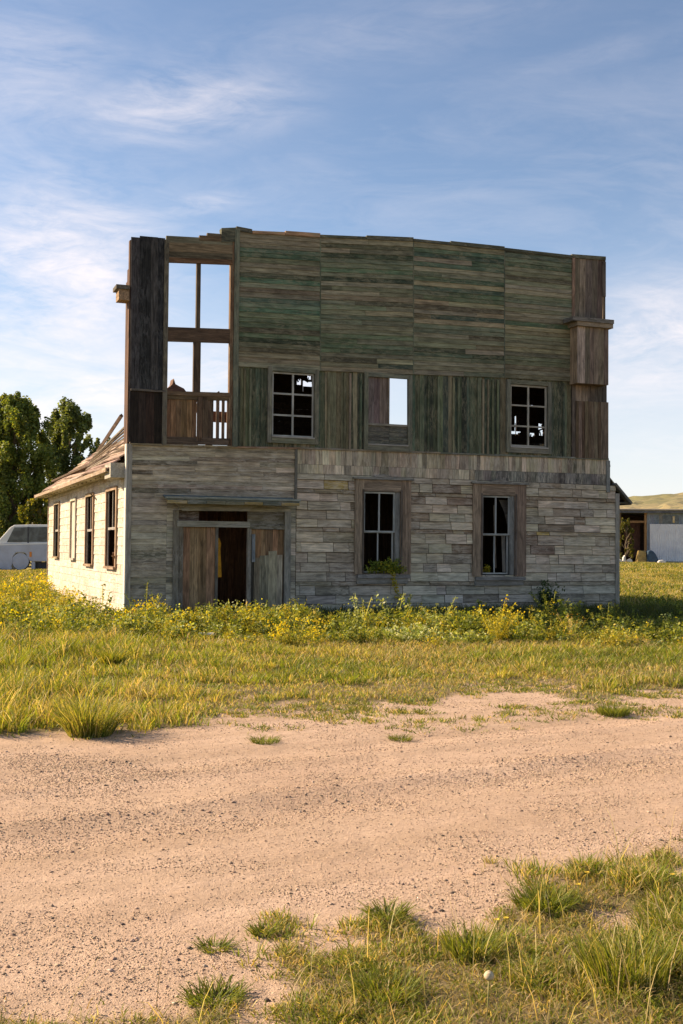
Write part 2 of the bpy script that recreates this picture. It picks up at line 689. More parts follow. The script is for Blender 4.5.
def build_ground():
    xs = axis_coords(-5.5, 7.5, .055, (-2500, 2500))
    ys = axis_coords(3.0, 15.5, .055, (-300, 5000))
    X, Y = np.meshgrid(xs, ys)
    Z = height(X, Y)
    G = grass_amount(X, Y)
    G = np.where((Y > 30) | (np.abs(X) > 30), 1, G)
    nx, ny = len(xs), len(ys)
    v = np.stack([X, Y, Z], -1).reshape(-1, 3)
    me = bpy.data.meshes.new('ground')
    me.vertices.add(len(v))
    me.vertices.foreach_set('co', v.astype(np.float32).ravel())
    i = (np.arange(ny - 1)[:, None] * nx + np.arange(nx - 1)[None, :]).ravel()
    f = np.stack([i, i + 1, i + nx + 1, i + nx], -1).astype(np.int32)
    me.loops.add(f.size)
    me.loops.foreach_set('vertex_index', f.ravel())
    me.polygons.add(len(f))
    me.polygons.foreach_set('loop_start', np.arange(0, f.size, 4, dtype=np.int32))
    me.update(calc_edges=True)
    me.polygons.foreach_set('use_smooth', [True] * len(f))
    at_ = me.attributes.new('grass', 'FLOAT', 'POINT')
    at_.data.foreach_set('value', G.astype(np.float32).ravel())
    me.materials.append(ground_mat())
    o = bpy.data.objects.new('ground', me)
    COL.objects.link(o)
    tag(o, kind='structure')


build_ground()


def build_hill():
    xs = np.linspace(40, 900, 240)
    ys = np.linspace(300, 760, 60)
    X, Y = np.meshgrid(xs, ys)
    t = sstep(300, 480, Y)
    prof = 21 + 8 * sstep(100, 175, X) + 10 * (fbm(X / 90, Y / 130, 5) - .35)
    bumps = (fbm(X / 13, Y / 13, 6) - .5) * 4.0 + (fbm(X / 3.5, Y / 3.5, 7, 3) - .5) * 2.6
    Z = t * prof + bumps * t * .8 - .5 + 0 * X
    Z *= sstep(40, 90, X)
    Z -= .4
    nx, ny = len(xs), len(ys)
    v = np.stack([X, Y, Z], -1).reshape(-1, 3)
    i = (np.arange(ny - 1)[:, None] * nx + np.arange(nx - 1)[None, :]).ravel()
    f = np.stack([i, i + 1, i + nx + 1, i + nx], -1)
    me = bpy.data.meshes.new('hill')
    me.from_pydata(v.tolist(), [], f.tolist())
    me.materials.append(hill_mat())
    o = bpy.data.objects.new('hill', me)
    COL.objects.link(o)
    tag(o, kind='structure')


build_hill()

# ------------------------------------------------------------------ board panels


def jit(col, a=.15, hue=.06):
    k = 1 + random.uniform(-a, a)
    return tuple(max(.005, c * k * (1 + random.uniform(-hue, hue))) for c in col)


ROW = {'w': 0, 'n': 0}


def panel(mb, to3, quad, vertical, width, lens, colfn, holes=(), n0=0.0, thick=.022, lap=.010, wj=.15, gap=.002,
          ragged=0.0, nj=.004, skip=0.0):
    """boards laid over a (nearly) rectangular panel; quad = TL,TR,BR,BL in wall coordinates (a,b)"""
    TL, TR, BR, BL = quad
    Wd = (abs(TR[0] - TL[0]) + abs(BR[0] - BL[0])) / 2
    Hh = (abs(TL[1] - BL[1]) + abs(TR[1] - BR[1])) / 2

    def fw(s, t):
        x, y = s / Wd, t / Hh
        a = (BL[0] * (1 - x) + BR[0] * x) * (1 - y) + (TL[0] * (1 - x) + TR[0] * x) * y
        b = (BL[1] * (1 - x) + BR[1] * x) * (1 - y) + (TL[1] * (1 - x) + TR[1] * x) * y
        return a, b

    def inv(a, b):
        s, t = Wd / 2, Hh / 2
        for _ in range(6):
            a0, b0 = fw(s, t)
            s += a - a0
            t += b - b0
        return s, t
    hs = []
    for (a0, a1, b0, b1) in holes:
        c = [inv(a0, b0), inv(a1, b0), inv(a1, b1), inv(a0, b1)]
        hs.append(((c[0][0] + c[3][0]) / 2, (c[1][0] + c[2][0]) / 2, (c[0][1] + c[1][1]) / 2, (c[2][1] + c[3][1]) / 2))
    LW, LH = (Hh, Wd) if vertical else (Wd, Hh)     # along-length, across
    if vertical: hs = [(h[2], h[3], h[0], h[1]) for h in hs]
    y = 0.0
    while y < LH - 1e-4:
        w = width(y, LH) if callable(width) else width * (1 + random.uniform(-wj, wj))
        ROW['w'] = w
        if LH - (y + w) < w * .5: w = LH - y
        x = 0.0 if lens[1] > LW * 1.5 else -random.random() * lens[0]
        while x < LW - 1e-4:
            L = random.uniform(*lens)
            if LW - (x + L) < lens[0] * .4: L = LW - x + .0001
            xa, xb = max(0, x), min(LW, x + L)
            if xb - xa > .02 and random.random() >= skip:
                rects = [(xa, xb, y, y + w)]
                for (h0, h1, k0, k1) in hs:
                    nr = []
                    for (p0, p1, q0, q1) in rects:
                        if p1 <= h0 or p0 >= h1 or q1 <= k0 or q0 >= k1:
                            nr.append((p0, p1, q0, q1))
                            continue
                        if p0 < h0: nr.append((p0, h0, q0, q1))
                        if p1 > h1: nr.append((h1, p1, q0, q1))
                        m0, m1 = max(p0, h0), min(p1, h1)
                        if q0 < k0: nr.append((m0, m1, q0, k0))
                        if q1 > k1: nr.append((m0, m1, k1, q1))
                    rects = nr
                off = n0 + random.uniform(-nj, nj)
                rg = random.uniform(-ragged, ragged) if ragged else 0
                base_s = ((xa + xb) / 2, y + w / 2)
                if vertical:
                    base_s = (base_s[1], base_s[0])
                ab = fw(*base_s)
                col = colfn(ab[0], ab[1])
                tilt = random.uniform(-.003, .003)
                for (p0, p1, q0, q1) in rects:
                    if p1 - p0 < .012 or q1 - q0 < .006: continue
                    e1 = p1
                    if ragged and p1 >= LW - .001: e1 = p1 + rg
                    g0, g1 = p0 + gap * .6, e1 - gap * .6
                    r0_, r1_ = q0 + gap * .5, q1 - gap * .5
                    if vertical:
                        cs = [(r0_, g0), (r1_, g0), (r1_, g1), (r0_, g1)]
                        no = [off + tilt, off - tilt, off - tilt, off + tilt]
                    else:
                        cs = [(g0, r0_), (g1, r0_), (g1, r1_), (g0, r1_)]
                        no = [off + lap + tilt, off + lap - tilt, off, off]
                    front = [to3(*fw(*c), n) for c, n in zip(cs, no)]
                    back = [to3(*fw(*c), off - thick) for c in cs]
                    mb.hex(front + back, col, axis=2 if vertical else (0 if to3 is FAC else 1))
            x += L
        y += w


def FAC(a, b, n): return (a, -n, b)
def SID(a, b, n): return (-n, a, b)


def fq(x0, y0, x1, y1, x2, y2, x3, y3, v=0.0):
    return [F(x0, y0, v), F(x1, y1, v), F(x2, y2, v), F(x3, y3, v)]


def fr(x0, y0, x1, y1, v=0.0):
    """pixel box -> upright rectangle on the facade: u0,u1,z0,z1"""
    cx, cy = (x0 + x1) / 2, (y0 + y1) / 2
    return F(x0, cy, v)[0], F(x1, cy, v)[0], F(cx, y1, v)[1], F(cx, y0, v)[1]


# ------------------------------------------------------------------ the building
BLD = empty('derelict_building', ORG, ANG)
tag(BLD, 'derelict two storey wooden storefront with green boarded false front and collapsed roof', 'building')

Lw, Vd = 12.40, 14.75

HW1 = fr(363, 491.5, 399.5, 573.5)
HW2 = fr(481.5, 495.5, 514, 575)
HA = fr(271.5, 372.5, 314, 438.5)
HB = fr(367.5, 378, 407.5, 446)
HC = fr(509.5, 385, 547, 448.5)
HD = (F(178, 560)[0], F(290, 560)[0], -0.1, F(234, 511)[1])

GREENS = [(.105, .125, .092), (.085, .115, .085), (.125, .125, .085), (.13, .115, .078), (.165, .15, .10), (.07, .085, .062),
          (.10, .095, .065)]
GREYS = [(.235, .215, .185), (.20, .175, .145), (.26, .245, .22), (.165, .14, .115), (.29, .27, .235)]


def pick(cols, j=.14):
    return jit(random.choice(cols), j)


# rows of the green siding share a tone along a row: tone chosen from height noise
def green_h(a, b):
    n = fbm(a * .25, b * 6.5, 91, 3)
    m = fbm(a * .45, b * .9, 92, 3)
    k = fbm(a * .3 + 9, b * 1.1, 97, 2)
    g = np.array((.068, .138, .098)) * (1 - k) + np.array((.108, .140, .072)) * k
    n = float(sstep(.30, .78, np.array(n)))
    c = g * (1 - n) + np.array((.30, .25, .155)) * n
    c = c * (.50 + .80 * m)
    r = random.random()
    if r < .10: c = c * .1 + np.array((.25, .225, .15)) * .9
    elif r < .24: c = c * .5
    elif r < .26: c = np.array((.065, .095, .07))
    return jit(tuple(c), .2)


def green_v(a, b):
    return jit(random.choice([(.11, .13, .075), (.155, .145, .085), (.07, .082, .05), (.12, .105, .06), (.25, .21, .14), (.07, .10, .07), (.12, .14, .09), (.05, .06, .042)]), .25)


def course(y, total):
    ROW['n'] += 1
    if y < .6: return random.uniform(.19, .25)
    return random.choice([.20, .22, .235, .10]) * random.uniform(.92, 1.08)


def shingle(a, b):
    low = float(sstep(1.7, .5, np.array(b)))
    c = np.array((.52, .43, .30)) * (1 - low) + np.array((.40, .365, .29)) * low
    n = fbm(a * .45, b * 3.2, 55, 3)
    st = fbm(a * .9 + 5, b * .5, 57, 3)              # stains that run over many boards
    c = c * (.66 + .55 * n) * (.70 + .55 * st)
    r = random.random()
    if r < .10: c = c * .66
    elif r < .30: c = c * 1.22 + .015
    if ROW['w'] < .13: c = c * np.array((.66, .60, .54))
    elif b > 1.3 and random.random() < .13: c = np.array((.25, .18, .12))
    if random.random() < .008: c = np.array((.42, .30, .11))
    return jit(tuple(c), .11, .04)


def left_boards(a, b):
    n = fbm(a * .4, b * 4.5, 66, 3)
    if b > 2.7: c = np.array((.33, .27, .185)) * (.5 + 1.0 * n)
    else: c = np.array((.36, .32, .24)) * (.55 + .9 * n)
    r = random.random()
    if r < .14: c = c * .55
    elif r < .34: c = c * 1.45
    return jit(tuple(c), .18, .05)


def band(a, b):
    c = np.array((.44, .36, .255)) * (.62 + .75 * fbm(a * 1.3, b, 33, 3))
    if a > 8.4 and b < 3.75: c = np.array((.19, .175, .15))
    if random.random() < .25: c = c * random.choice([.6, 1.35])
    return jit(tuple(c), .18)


zb = -.08
# ---- lower storey, left of the seam
mb = MB()
panel(mb, FAC, [(F(129, 500)[0], 2.705), (F(167, 501)[0], 2.722), (F(167, 501)[0], zb), (F(129, 500)[0], zb)], False, .135, (.5, 1.9), left_boards,
      [HD], wj=.25)
x0_, x1_ = F(167, 501)[0], F(296, 502)[0]
panel(mb, FAC, [(x0_, 2.72), (x1_, 2.72), (x1_, zb), (x0_, zb)], False, .135, (.5, 1.9), left_boards, [HD], wj=.25)
panel(mb, FAC, [F(129, 444.5), F(296, 447.5), (x1_, 2.722), (F(129, 500)[0], 2.70)], False, .105, (.9, 3.2), left_boards, [], wj=.2, lap=.008)
fl = mb
# ---- vertical band and shingle courses, right of the seam
xs0, xs1 = F(296.5, 470)[0], Lw
zB0, zB1 = F(300, 473)[1], F(600, 485)[1]
zT0, zT1 = F(300, 448)[1], F(606, 459.5)[1]
xb1 = 12.2
zm0 = zB0 + (zT0 - zB0) * .36
zm1 = zB1 + (zT1 - zB1) * .42
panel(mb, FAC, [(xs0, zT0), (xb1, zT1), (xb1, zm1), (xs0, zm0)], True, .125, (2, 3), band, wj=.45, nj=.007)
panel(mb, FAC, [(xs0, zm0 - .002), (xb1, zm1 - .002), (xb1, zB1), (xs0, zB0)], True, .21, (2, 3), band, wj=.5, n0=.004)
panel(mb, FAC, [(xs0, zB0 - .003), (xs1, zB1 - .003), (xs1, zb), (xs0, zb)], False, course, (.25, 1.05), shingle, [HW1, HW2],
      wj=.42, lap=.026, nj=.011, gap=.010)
mb.build('front_wall', M_SHING, BLD)

# split of tones: upper front
mb = MB()
gT = [F(234.5, 231), F(320, 236.5), F(413, 240.5), F(504, 249.5), F(571.5, 257)]
gB = [F(234.5, 366.5), F(320, 371), F(413, 374.5), F(504, 378), F(571.5, 382)]
for i in range(4):
    g = .004
    panel(mb, FAC, [(gT[i][0] + g, gT[i][1]), (gT[i + 1][0] - g, gT[i + 1][1]), (gB[i + 1][0] - g, gB[i + 1][1]), (gB[i][0] + g, gB[i][1])],
          False, .112, (1.7, 3.2), green_h, wj=.08, lap=.014, n0=.02, nj=.003)
for i in range(1, 4):
    mb.hex([FAC(gB[i][0] - .014, gB[i][1], .034), FAC(gB[i][0] + .014, gB[i][1], .034), FAC(gT[i][0] + .014, gT[i][1], .034),
            FAC(gT[i][0] - .014, gT[i][1], .034), FAC(gB[i][0] - .014, gB[i][1], .0), FAC(gB[i][0] + .014, gB[i][1], .0),
            FAC(gT[i][0] + .014, gT[i][1], .0), FAC(gT[i][0] - .014, gT[i][1], .0)], jit((.11, .13, .09)), 2)
mb.build('green_siding', M_GREEN, BLD)

mb = MB()
panel(mb, FAC, [F(234.5, 364.5), F(571.5, 380), F(571.5, 457), F(234.5, 446)], True, .115, (3, 4), green_v, [HA, HB, HC],
      wj=.35, n0=-.012, nj=.006)
for k in range(64):                        # battens standing proud
    if random.random() < .45: continue
    a = 2.42 + k * (8.55 / 64)
    if any(h[0] - .2 < a < h[1] + .2 for h in (HA, HB, HC)): continue
    zt = np.interp(a, [2.35, 11.07], [F(234.5, 368)[1], F(571.5, 383.5)[1]])
    zl = np.interp(a, [2.35, 11.07], [F(234.5, 446)[1], F(571.5, 457)[1]])
    mb.box(a, a + .045, -.035, .012, zl, zt, green_v(0, 0), 2)
mb.build('batten_wall', M_GREEN, BLD)

# backing frame behind the false front (studs and rails), seen through the openings and from the side
mb = MB()
for a in np.arange(2.45, 11.2, .61):
    if any(h[0] - .06 < a < h[1] + .06 for h in (HA, HB, HC)): continue
    mb.box(a - .045, a + .045, .03, .13, 3.9, 8.5, jit((.12, .075, .045)), 2)
for z in (4.0, 5.75, 7.2, 8.45):
    mb.box(2.35, 12.0, .031, .128, z - .045, z + .045, jit((.12, .075, .045)), 0)
mb.each('wall_stud', M_BROWN, BLD)

# cap boards along the top edge, broken in places
mb = MB()
cap = [(221, 229.5), (236, 229), (252, 232), (285, 233.5), (320, 236), (366, 238), (413, 240), (450, 243.5), (504, 249), (571, 256.5), (605, 259)]
for i in range(len(cap) - 1):
    p, q = F(*cap[i]), F(*cap[i + 1])
    hi = .03 if i % 2 else .0
    dn = .30 if i == 0 else .045
    c = jit((.08, .085, .06)) if i not in (2, 3) else (.36, .22, .13)  # two orange segments have the sun's rim light put into their colour
    mb.hex([(p[0], -.055, p[1] - dn), (q[0] - .01, -.055, q[1] - dn), (q[0] - .01, -.055, q[1] + .02 + hi), (p[0], -.055, p[1] + .02 + hi),
            (p[0], .15 if i else -.035, p[1] - dn), (q[0] - .01, .15 if i else -.035, q[1] - dn), (q[0] - .01, .15, q[1] + .02 + hi), (p[0], .15, p[1] + .02 + hi)], c, 0)
mb.build('parapet_cap', M_GREEN, BLD)

# ledge between the storeys
mb = MB()
for (xa, ya, xb, yb, n, c) in ((131, 443.8, 235, 446.6, .045, (.26, .2, .11)), (235, 446.8, 300, 448.0, .04, (.28, .17, .10)),
                               (300, 447.8, 440, 452.6, .04, (.22, .18, .12)), (440, 452.8, 608, 458.8, .04, (.13, .14, .10))):
    p, q = F(xa, ya), F(xb, yb)
    mb.hex([(p[0], -n, p[1] - .03), (q[0], -n, q[1] - .03), (q[0], -n, q[1] + .012), (p[0], -n, p[1] + .012),
            (p[0], .1, p[1] - .03), (q[0], .1, q[1] - .03), (q[0], .1, q[1] + .012), (p[0], .1, p[1] + .012)], c, 0)
mb.each('storey_ledge', M_GREY, BLD)

# corner boards
mb = MB()
mb.box(-.03, .075, -.035, -.001, -.05, 3.86, (.30, .27, .22), 2)
mb.each('corner_board', M_GREY, BLD)
mb = MB()
mb.box(-.055, -.031, -.033, .16, -.05, 3.86, (.62, .58, .50), 2)
mb.each('corner_board', M_WHITE, BLD)
mb = MB()
mb.box(Lw - .02, Lw + .10, -.035, .10, -.05, 3.10, (.27, .25, .20), 2)
mb.box(12.11, 12.21, -.038, .0, 3.12, 3.93, (.20, .21, .19), 2)
mb.each('corner_board', M_GREY, BLD)
mb = MB()
sx = F(295.7, 475)[0]
mb.box(sx - .03, sx + .03, -.034, -.001, 2.62, F(296, 448)[1], (.15, .14, .11), 2)
mb.build('seam_board', M_GREY, BLD)

# ---- upper left: dark panel
mb = MB()


def darkc(a, b): return jit(random.choice([(.028, .026, .026), (.04, .037, .036), (.02, .02, .021), (.055, .05, .047), (.035, .028, .024)]), .3)


def darkc2(a, b): return jit(random.choice([(.035, .024, .019), (.05, .033, .024), (.028, .02, .016)]), .2)


panel(mb, FAC, fq(131, 236, 165, 239, 165, 390, 130.5, 389.3), True, .19, (9, 10), darkc, ragged=.04, wj=.3, nj=.01, n0=.02)
mb.box(.0, F(165, 340)[0], .0, .05, 3.9, 8.33, (.03, .026, .024), 2)
mb.build('dark_board_panel', M_DARK, BLD)
mb = MB()
panel(mb, FAC, fq(130.5, 390.5, 162, 391, 162, 444, 130, 444), True, .17, (9, 10), darkc2, wj=.3, nj=.006, n0=.015)
p, q = F(130.5, 389.5), F(165, 390.5)
mb.box(p[0], q[0], -.06, .0, p[1] - .025, p[1] + .02, (.13, .11, .09), 0)
mb.build('dark_lower_panel', M_BROWN, BLD)
# return wall of the false front behind the dark panel
mb = MB()
for k in range(3):
    mb.box(-.03 + .002 * k, .0, .03 + k * .15, .17 + k * .15, 3.88, [8.3, 7.7, 7.45][k], jit((.11, .062, .042)), 2)
mb.box(.0, .09, .40, .49, 3.88, 7.5, (.16, .09, .055), 2)
mb.each('return_board', M_BROWN, BLD)
# cornice stub
mb = MB()
p = F(131, 296)
zt = F(122, 288, .2)[1]
mb.box(-.26, -.032, .0, .36, zt - .30, zt - .07, (.30, .20, .12), 1)
mb.box(-.32, -.032, -.04, .42, zt - .068, zt + .02, (.13, .115, .09), 1)
mb.build('cornice_stub', M_BROWN, BLD)

# ---- upper left opening: frame, beams, mullions
mb = MB()
a0, a1 = F(163, 340)[0], F(167.5, 340)[0]
zt, zl = F(165, 240)[1], F(165, 445)[1]
mb.box(a0, a1, -.05, .09, zl, zt, (.12, .105, .08), 2)
b0, b1 = F(229.5, 340)[0], F(233.0, 340)[0]
mb.box(b0, b1, -.03, .09, zl + .02, F(232, 240)[1], (.17, .10, .06), 2)
c1 = F(238, 340)[0]
mb.box(b1 + .003, c1, -.07, .05, F(235, 447)[1], F(235, 229)[1], (.13, .145, .105), 2)
mb.each('opening_post', M_GREEN, BLD)
mb = MB()
rows = [((166, 240.5), (232, 244), .20, (.16, .15, .10)), ((166, 247), (232, 250), .2, (.20, .15, .09)),
        ((166, 253.5), (232, 256.5), .2, (.10, .085, .055)), ((166, 260), (232, 262.5), .08, (.16, .09, .05))]
for (pa, pb, h, c) in rows:
    p, q = F(*pa), F(*pb)
    hh = .098 if h > .1 else .055
    n = random.uniform(.0, .02)
    mb.hex([(p[0], -.03 - n, p[1] - hh), (q[0], -.03 - n, q[1] - hh), (q[0], -.03 - n, q[1] + hh), (p[0], -.03 - n, p[1] + hh),
            (p[0], .03, p[1] - hh), (q[0], .03, q[1] - hh), (q[0], .03, q[1] + hh), (p[0], .03, p[1] + hh)], c, 0)
p, q = F(199, 238.5), F(226, 240)
mb.hex([(p[0], -.05, p[1] - .05), (q[0], -.05, q[1] - .05), (q[0], -.05, q[1] + .07), (p[0], -.05, p[1] + .06),
        (p[0], .03, p[1] - .05), (q[0], .03, q[1] - .05), (q[0], .03, q[1] + .07), (p[0], .03, p[1] + .06)], (.15, .10, .06), 0)
p, q = F(207, 234.5), F(232, 236)
mb.hex([(p[0], -.03, p[1] - .05), (q[0], -.03, q[1] - .05), (q[0], -.03, q[1] + .02), (p[0], -.03, p[1] + .03),
        (p[0], .05, p[1] - .05), (q[0], .05, q[1] - .05), (q[0], .05, q[1] + .02), (p[0], .05, p[1] + .03)], (.13, .10, .065), 0)
mb.build('top_beam', M_BROWN, BLD)
mb = MB()
u_0, u_1, z_0, z_1 = fr(196.5, 261, 200.5, 328)
mb.box(u_0, u_1, -.01, .08, z_0, z_1, (.10, .075, .05), 2)
mb.build('mullion', M_BROWN, BLD)
mb = MB()
u_0, u_1, z_0, z_1 = fr(193.5, 340.5, 200.5, 393)
mb.box(u_0, u_1, -.01, .08, z_0, z_1, (.085, .055, .035), 2)
mb.build('mullion', M_BROWN, BLD)
mb = MB()
p, q = F(167, 334), F(229.5, 336)
h = .155
mb.hex([(p[0], -.02, p[1] - h), (q[0], -.02, q[1] - h), (q[0], -.02, q[1] + h), (p[0], -.02, p[1] + h),
        (p[0], .08, p[1] - h), (q[0], .08, q[1] - h), (q[0], .08, q[1] + h), (p[0], .08, p[1] + h)], (.11, .07, .045), 0)
mb.build('cross_beam', M_BROWN, BLD)
# balustrade
mb = MB()
for (ya, yb, n, hh, c) in ((393, 395, .04, .045, (.15, .10, .06)), (397, 398.5, .02, .05, (.13, .09, .05)), (440, 442, .03, .075, (.12, .085, .06))):
    p, q = F(165, ya), F(230, yb)
    mb.hex([(p[0], -n, p[1] - hh), (q[0], -n, q[1] - hh), (q[0], -n, q[1] + hh), (p[0], -n, p[1] + hh),
            (p[0], .05, p[1] - hh), (q[0], .05, q[1] - hh), (q[0], .05, q[1] + hh), (p[0], .05, p[1] + hh)], c, 0)
mb.each('balustrade_rail', M_BROWN, BLD)
edges = [165.5, 170.5, 176, 181, 186.5, 192, 196.5]
for i in range(6):
    mb = MB()
    u_0, u_1, z_0, z_1 = fr(edges[i] + .1, 396 + random.uniform(0, 3), edges[i + 1] - .12, 442)
    mb.box(u_0, u_1, .0, .03, z_0, z_1, jit((.20, .115, .06), .3), 2)
    mb.build('baluster_board', M_BROWN, BLD)
for (xa, xb, d) in ((197, 202, .03), (202.3, 207.5, .02), (207.6, 213.4, -.005), (216.2, 219.3, 0), (221.8, 224.6, 0), (227, 229.8, 0)):
    mb = MB()
    u_0, u_1, z_0, z_1 = fr(xa, 397, xb, 441)
    mb.box(u_0, u_1, -d, .03, z_0, z_1, jit((.14, .095, .06), .2), 2)
    mb.build('baluster_board', M_BROWN, BLD)
# fallen joists seen through the balustrade, further in
mb = MB()
p, q = F(205, 416, 3), F(232, 417, 3)
mb.box(p[0] - .1, q[0] + 1.2, 3.0, 3.12, p[1] - .13, p[1] + .13, (.30, .13, .075), 0)
p, q = F(206, 424, 1.5), F(212.5, 441, 1.5)
mb.box(p[0], q[0], 1.5, 1.55, q[1] - .6, p[1], (.15, .10, .07), 2)
for k in range(5):
    a = 1.3 + .3 * k
    mb.beam((a, 4.5, 3.95), (a + random.uniform(-.4, .5), 5 + random.random(), 4.7 + random.random() * .35), .14, .04, jit((.2, .11, .07)))
mb.each('fallen_joist', M_BROWN, BLD)
# broken roof peak seen above the balustrade
mb = MB()
vv = 6.0
pk = [F(165, 394, vv), F(166, 389, vv), F(170, 386.5, vv), F(172.5, 384, vv), F(173.8, 378.5, vv), (F(175.5, 384, vv)), F(179, 386, vv), F(184, 388.5, vv), F(188, 394, vv)]
mb.prism([(a, vv, b) for a, b in pk], (0, .4, 0), (.17, .10, .07))
mb.prism([(pk[0][0] - .6, vv, 3.98), (pk[0][0] - .6, vv, pk[0][1] + .05), (pk[-1][0], vv, pk[-1][1] + .01), (pk[-1][0] + .4, vv, 3.98)], (0, .4, 0), (.15, .09, .06))
mb.build('broken_roof_peak', M_BROWN, BLD)

# ---- upper right stack of weathered boards


def br1(a, b): return jit(random.choice([(.21, .165, .125), (.13, .10, .08), (.27, .21, .16), (.10, .08, .065)]), .2)
def br2(a, b): return jit(random.choice([(.34, .27, .205), (.24, .19, .145), (.42, .35, .275), (.17, .13, .10)]), .2)
def br3(a, b): return jit(random.choice([(.15, .11, .07), (.12, .085, .052), (.17, .13, .09)]), .15)


mb = MB()
panel(mb, FAC, fq(573.5, 257.5, 603.5, 260, 602, 320, 573, 320), True, .19, (9, 10), br1, ragged=.02, wj=.4, nj=.008, n0=.02)
u_0, u_1, z_0, z_1 = fr(601.5, 262, 604.8, 297)
mb.box(u_0, u_1, -.05, -.02, z_0, z_1, (.11, .09, .075), 2)
u_0, u_1, z_0, z_1 = fr(571.3, 257, 574, 318)
mb.box(u_0, u_1, -.055, .0, z_0, z_1, (.26, .17, .12), 2)
mb.build('weathered_panel', M_BROWN, BLD)
mb = MB()
u_0, u_1, z_0, z_1 = fr(577.5, 326, 608.5, 384, -.36)
panel(mb, lambda a, b, n: FAC(a, b, n), [(u_0, z_1), (u_1, z_1), (u_1, z_0), (u_0, z_0)], True, .17, (9, 10), br2, wj=.35, n0=.36)
mb.box(u_0 - .002, u_0 + .025, -.335, .0, z_0, z_1, (.34, .24, .15), 2)
mb.box(u_1 - .03, u_1, -.335, .0, z_0, z_1, (.15, .12, .09), 2)
mb.box(u_0, u_1, -.33, .0, z_0 + .002, z_0 + .03, (.18, .13, .09), 0)
mb.build('sign_box', M_BROWN, BLD)
mb = MB()
u_0, u_1, z_0, z_1 = fr(575.5, 318.5, 613, 326, -.45)
mb.box(u_0 - .1, u_1 - .0, -.50, .12, z_1 - .1, z_1 - .0, (.13, .12, .10), 0)
mb.box(u_0 + .05, u_1, -.46, .10, z_0 - .02, z_1 - .102, (.22, .175, .12), 0)
mb.build('cornice_ledge', M_GREY, BLD)
mb = MB()
u_0, u_1, z_0, z_1 = fr(571.5, 320, 575, 458)
mb.box(u_0, u_1, -.035, .0, z_0, z_1, (.12, .095, .075), 2)
panel(mb, FAC, fq(575.5, 383, 606.5, 384, 606.5, 405, 575.5, 402), True, .22, (9, 10), br1, wj=.3, n0=.01)
mb.build('weathered_panel', M_BROWN, BLD)
mb = MB()
panel(mb, FAC, fq(574.8, 401, 607.3, 402.5, 607.3, 459, 574.8, 458), True, .085, (9, 10), br3, wj=.15, n0=.05, nj=.004)
mb.build('ribbed_panel', M_BROWN, BLD)
mb = MB()
mb.box(12.02, 12.09, .0, .10, 3.95, F(605, 260)[1], (.10, .08, .06), 2)
mb.box(12.06, 12.09, .10, .55, 3.95, F(605, 318)[1], (.14, .11, .08), 2)
mb.each('end_board', M_BROWN, BLD)

# ---- windows
GF = (.15, .155, .115)


def sash(parent, u0, u1, z0, z1, v, cols, rows, w, c, mat, bw=.022):
    m = MB()
    m.box(u0, u1, v, v + .035, z1 - w, z1, c, 0)
    m.box(u0, u1, v, v + .035, z0, z0 + w, c, 0)
    m.box(u0, u0 + w, v + .001, v + .034, z0 + w, z1 - w, c, 2)
    m.box(u1 - w, u1, v + .001, v + .034, z0 + w, z1 - w, c, 2)
    for k in range(1, cols):
        a = u0 + (u1 - u0) * k / cols
        m.box(a - bw, a + bw, v + .003, v + .032, z0 + w, z1 - w, c, 2)
    for k in range(1, rows):
        z = z0 + (z1 - z0) * k / rows
        m.box(u0 + w, u1 - w, v + .005, v + .030, z - bw * .9, z + bw * .9, c, 0)
    return m.build('sash', mat, parent)


def upper_window(h):
    u0, u1, z0, z1 = h
    m = MB()
    c = GF
    m.box(u0 - .10, u0, -.055, .02, z0 - .12, z1 + .10, jit(c), 2)
    m.box(u1, u1 + .10, -.055, .02, z0 - .12, z1 + .10, jit(c), 2)
    m.box(u0, u1, -.053, .02, z1, z1 + .10, jit(c), 0)
    m.box(u0, u1, -.057, .02, z0 - .12, z0, jit(c), 0)
    fr_ = m.build('window', M_GREEN, BLD)
    m = MB()
    m.box(u0, u1, -.075, .02, z0 + .002, z0 + .035, (.36, .34, .30), 0)
    m.build('sill', M_GREY, fr_)
    return fr_


w = upper_window(HA)
sash(w, HA[0] + .01, HA[1] - .01, HA[2] + .035, HA[3] - .01, .0, 2, 3, .035, (.36, .36, .32), M_GREY)
w = upper_window(HC)
sash(w, HC[0] + .01, HC[1] - .01, HC[2] + .035, HC[3] - .01, .0, 2, 3, .045, (.33, .31, .25), M_GREY)
# shards of old glass left in the upper windows
gm, Ng, og = new_mat('broken_glass')
pg = Ng.node('ShaderNodeBsdfPrincipled')
pg.inputs['Base Color'].default_value = (.62, .66, .70, 1)
pg.inputs['Roughness'].default_value = .25
Ng.l.new(pg.outputs[0], og.inputs[0])

w = upper_window(HB)
u0, u1, z0, z1 = HB
zc = F(387, 424)[1]
um = F(388.5, 400)[0]
m = MB()
m.box(u0, u1, -.03, .02, zc - .05, zc, (.22, .20, .15), 0)
m.box(um - .03, um + .02, -.02, .03, zc, z1, (.16, .12, .08), 2)
m.build('sash', M_GREY, w)
m = MB()
panel(m, FAC, [(u0 + .005, z1), (um - .03, z1), (um - .03, zc), (u0 + .005, zc)], True, .16, (4, 5),
      lambda a, b: jit((.17, .13, .115), .25), n0=-.01)
m.build('boarded_pane', M_BROWN, w)
m = MB()
panel(m, FAC, [(u0 + .004, zc - .05), (um + .02, zc - .05), (um + .02, z0), (u0 + .004, z0)], False, .11, (4, 5), lambda a, b: jit((.10, .10, .08)), n0=-.004)
panel(m, FAC, [(um + .021, zc - .05), (u1 - .004, zc - .05), (u1 - .004, z0), (um + .021, z0)], False, .11, (4, 5), lambda a, b: jit((.11, .11, .09)), n0=.0)
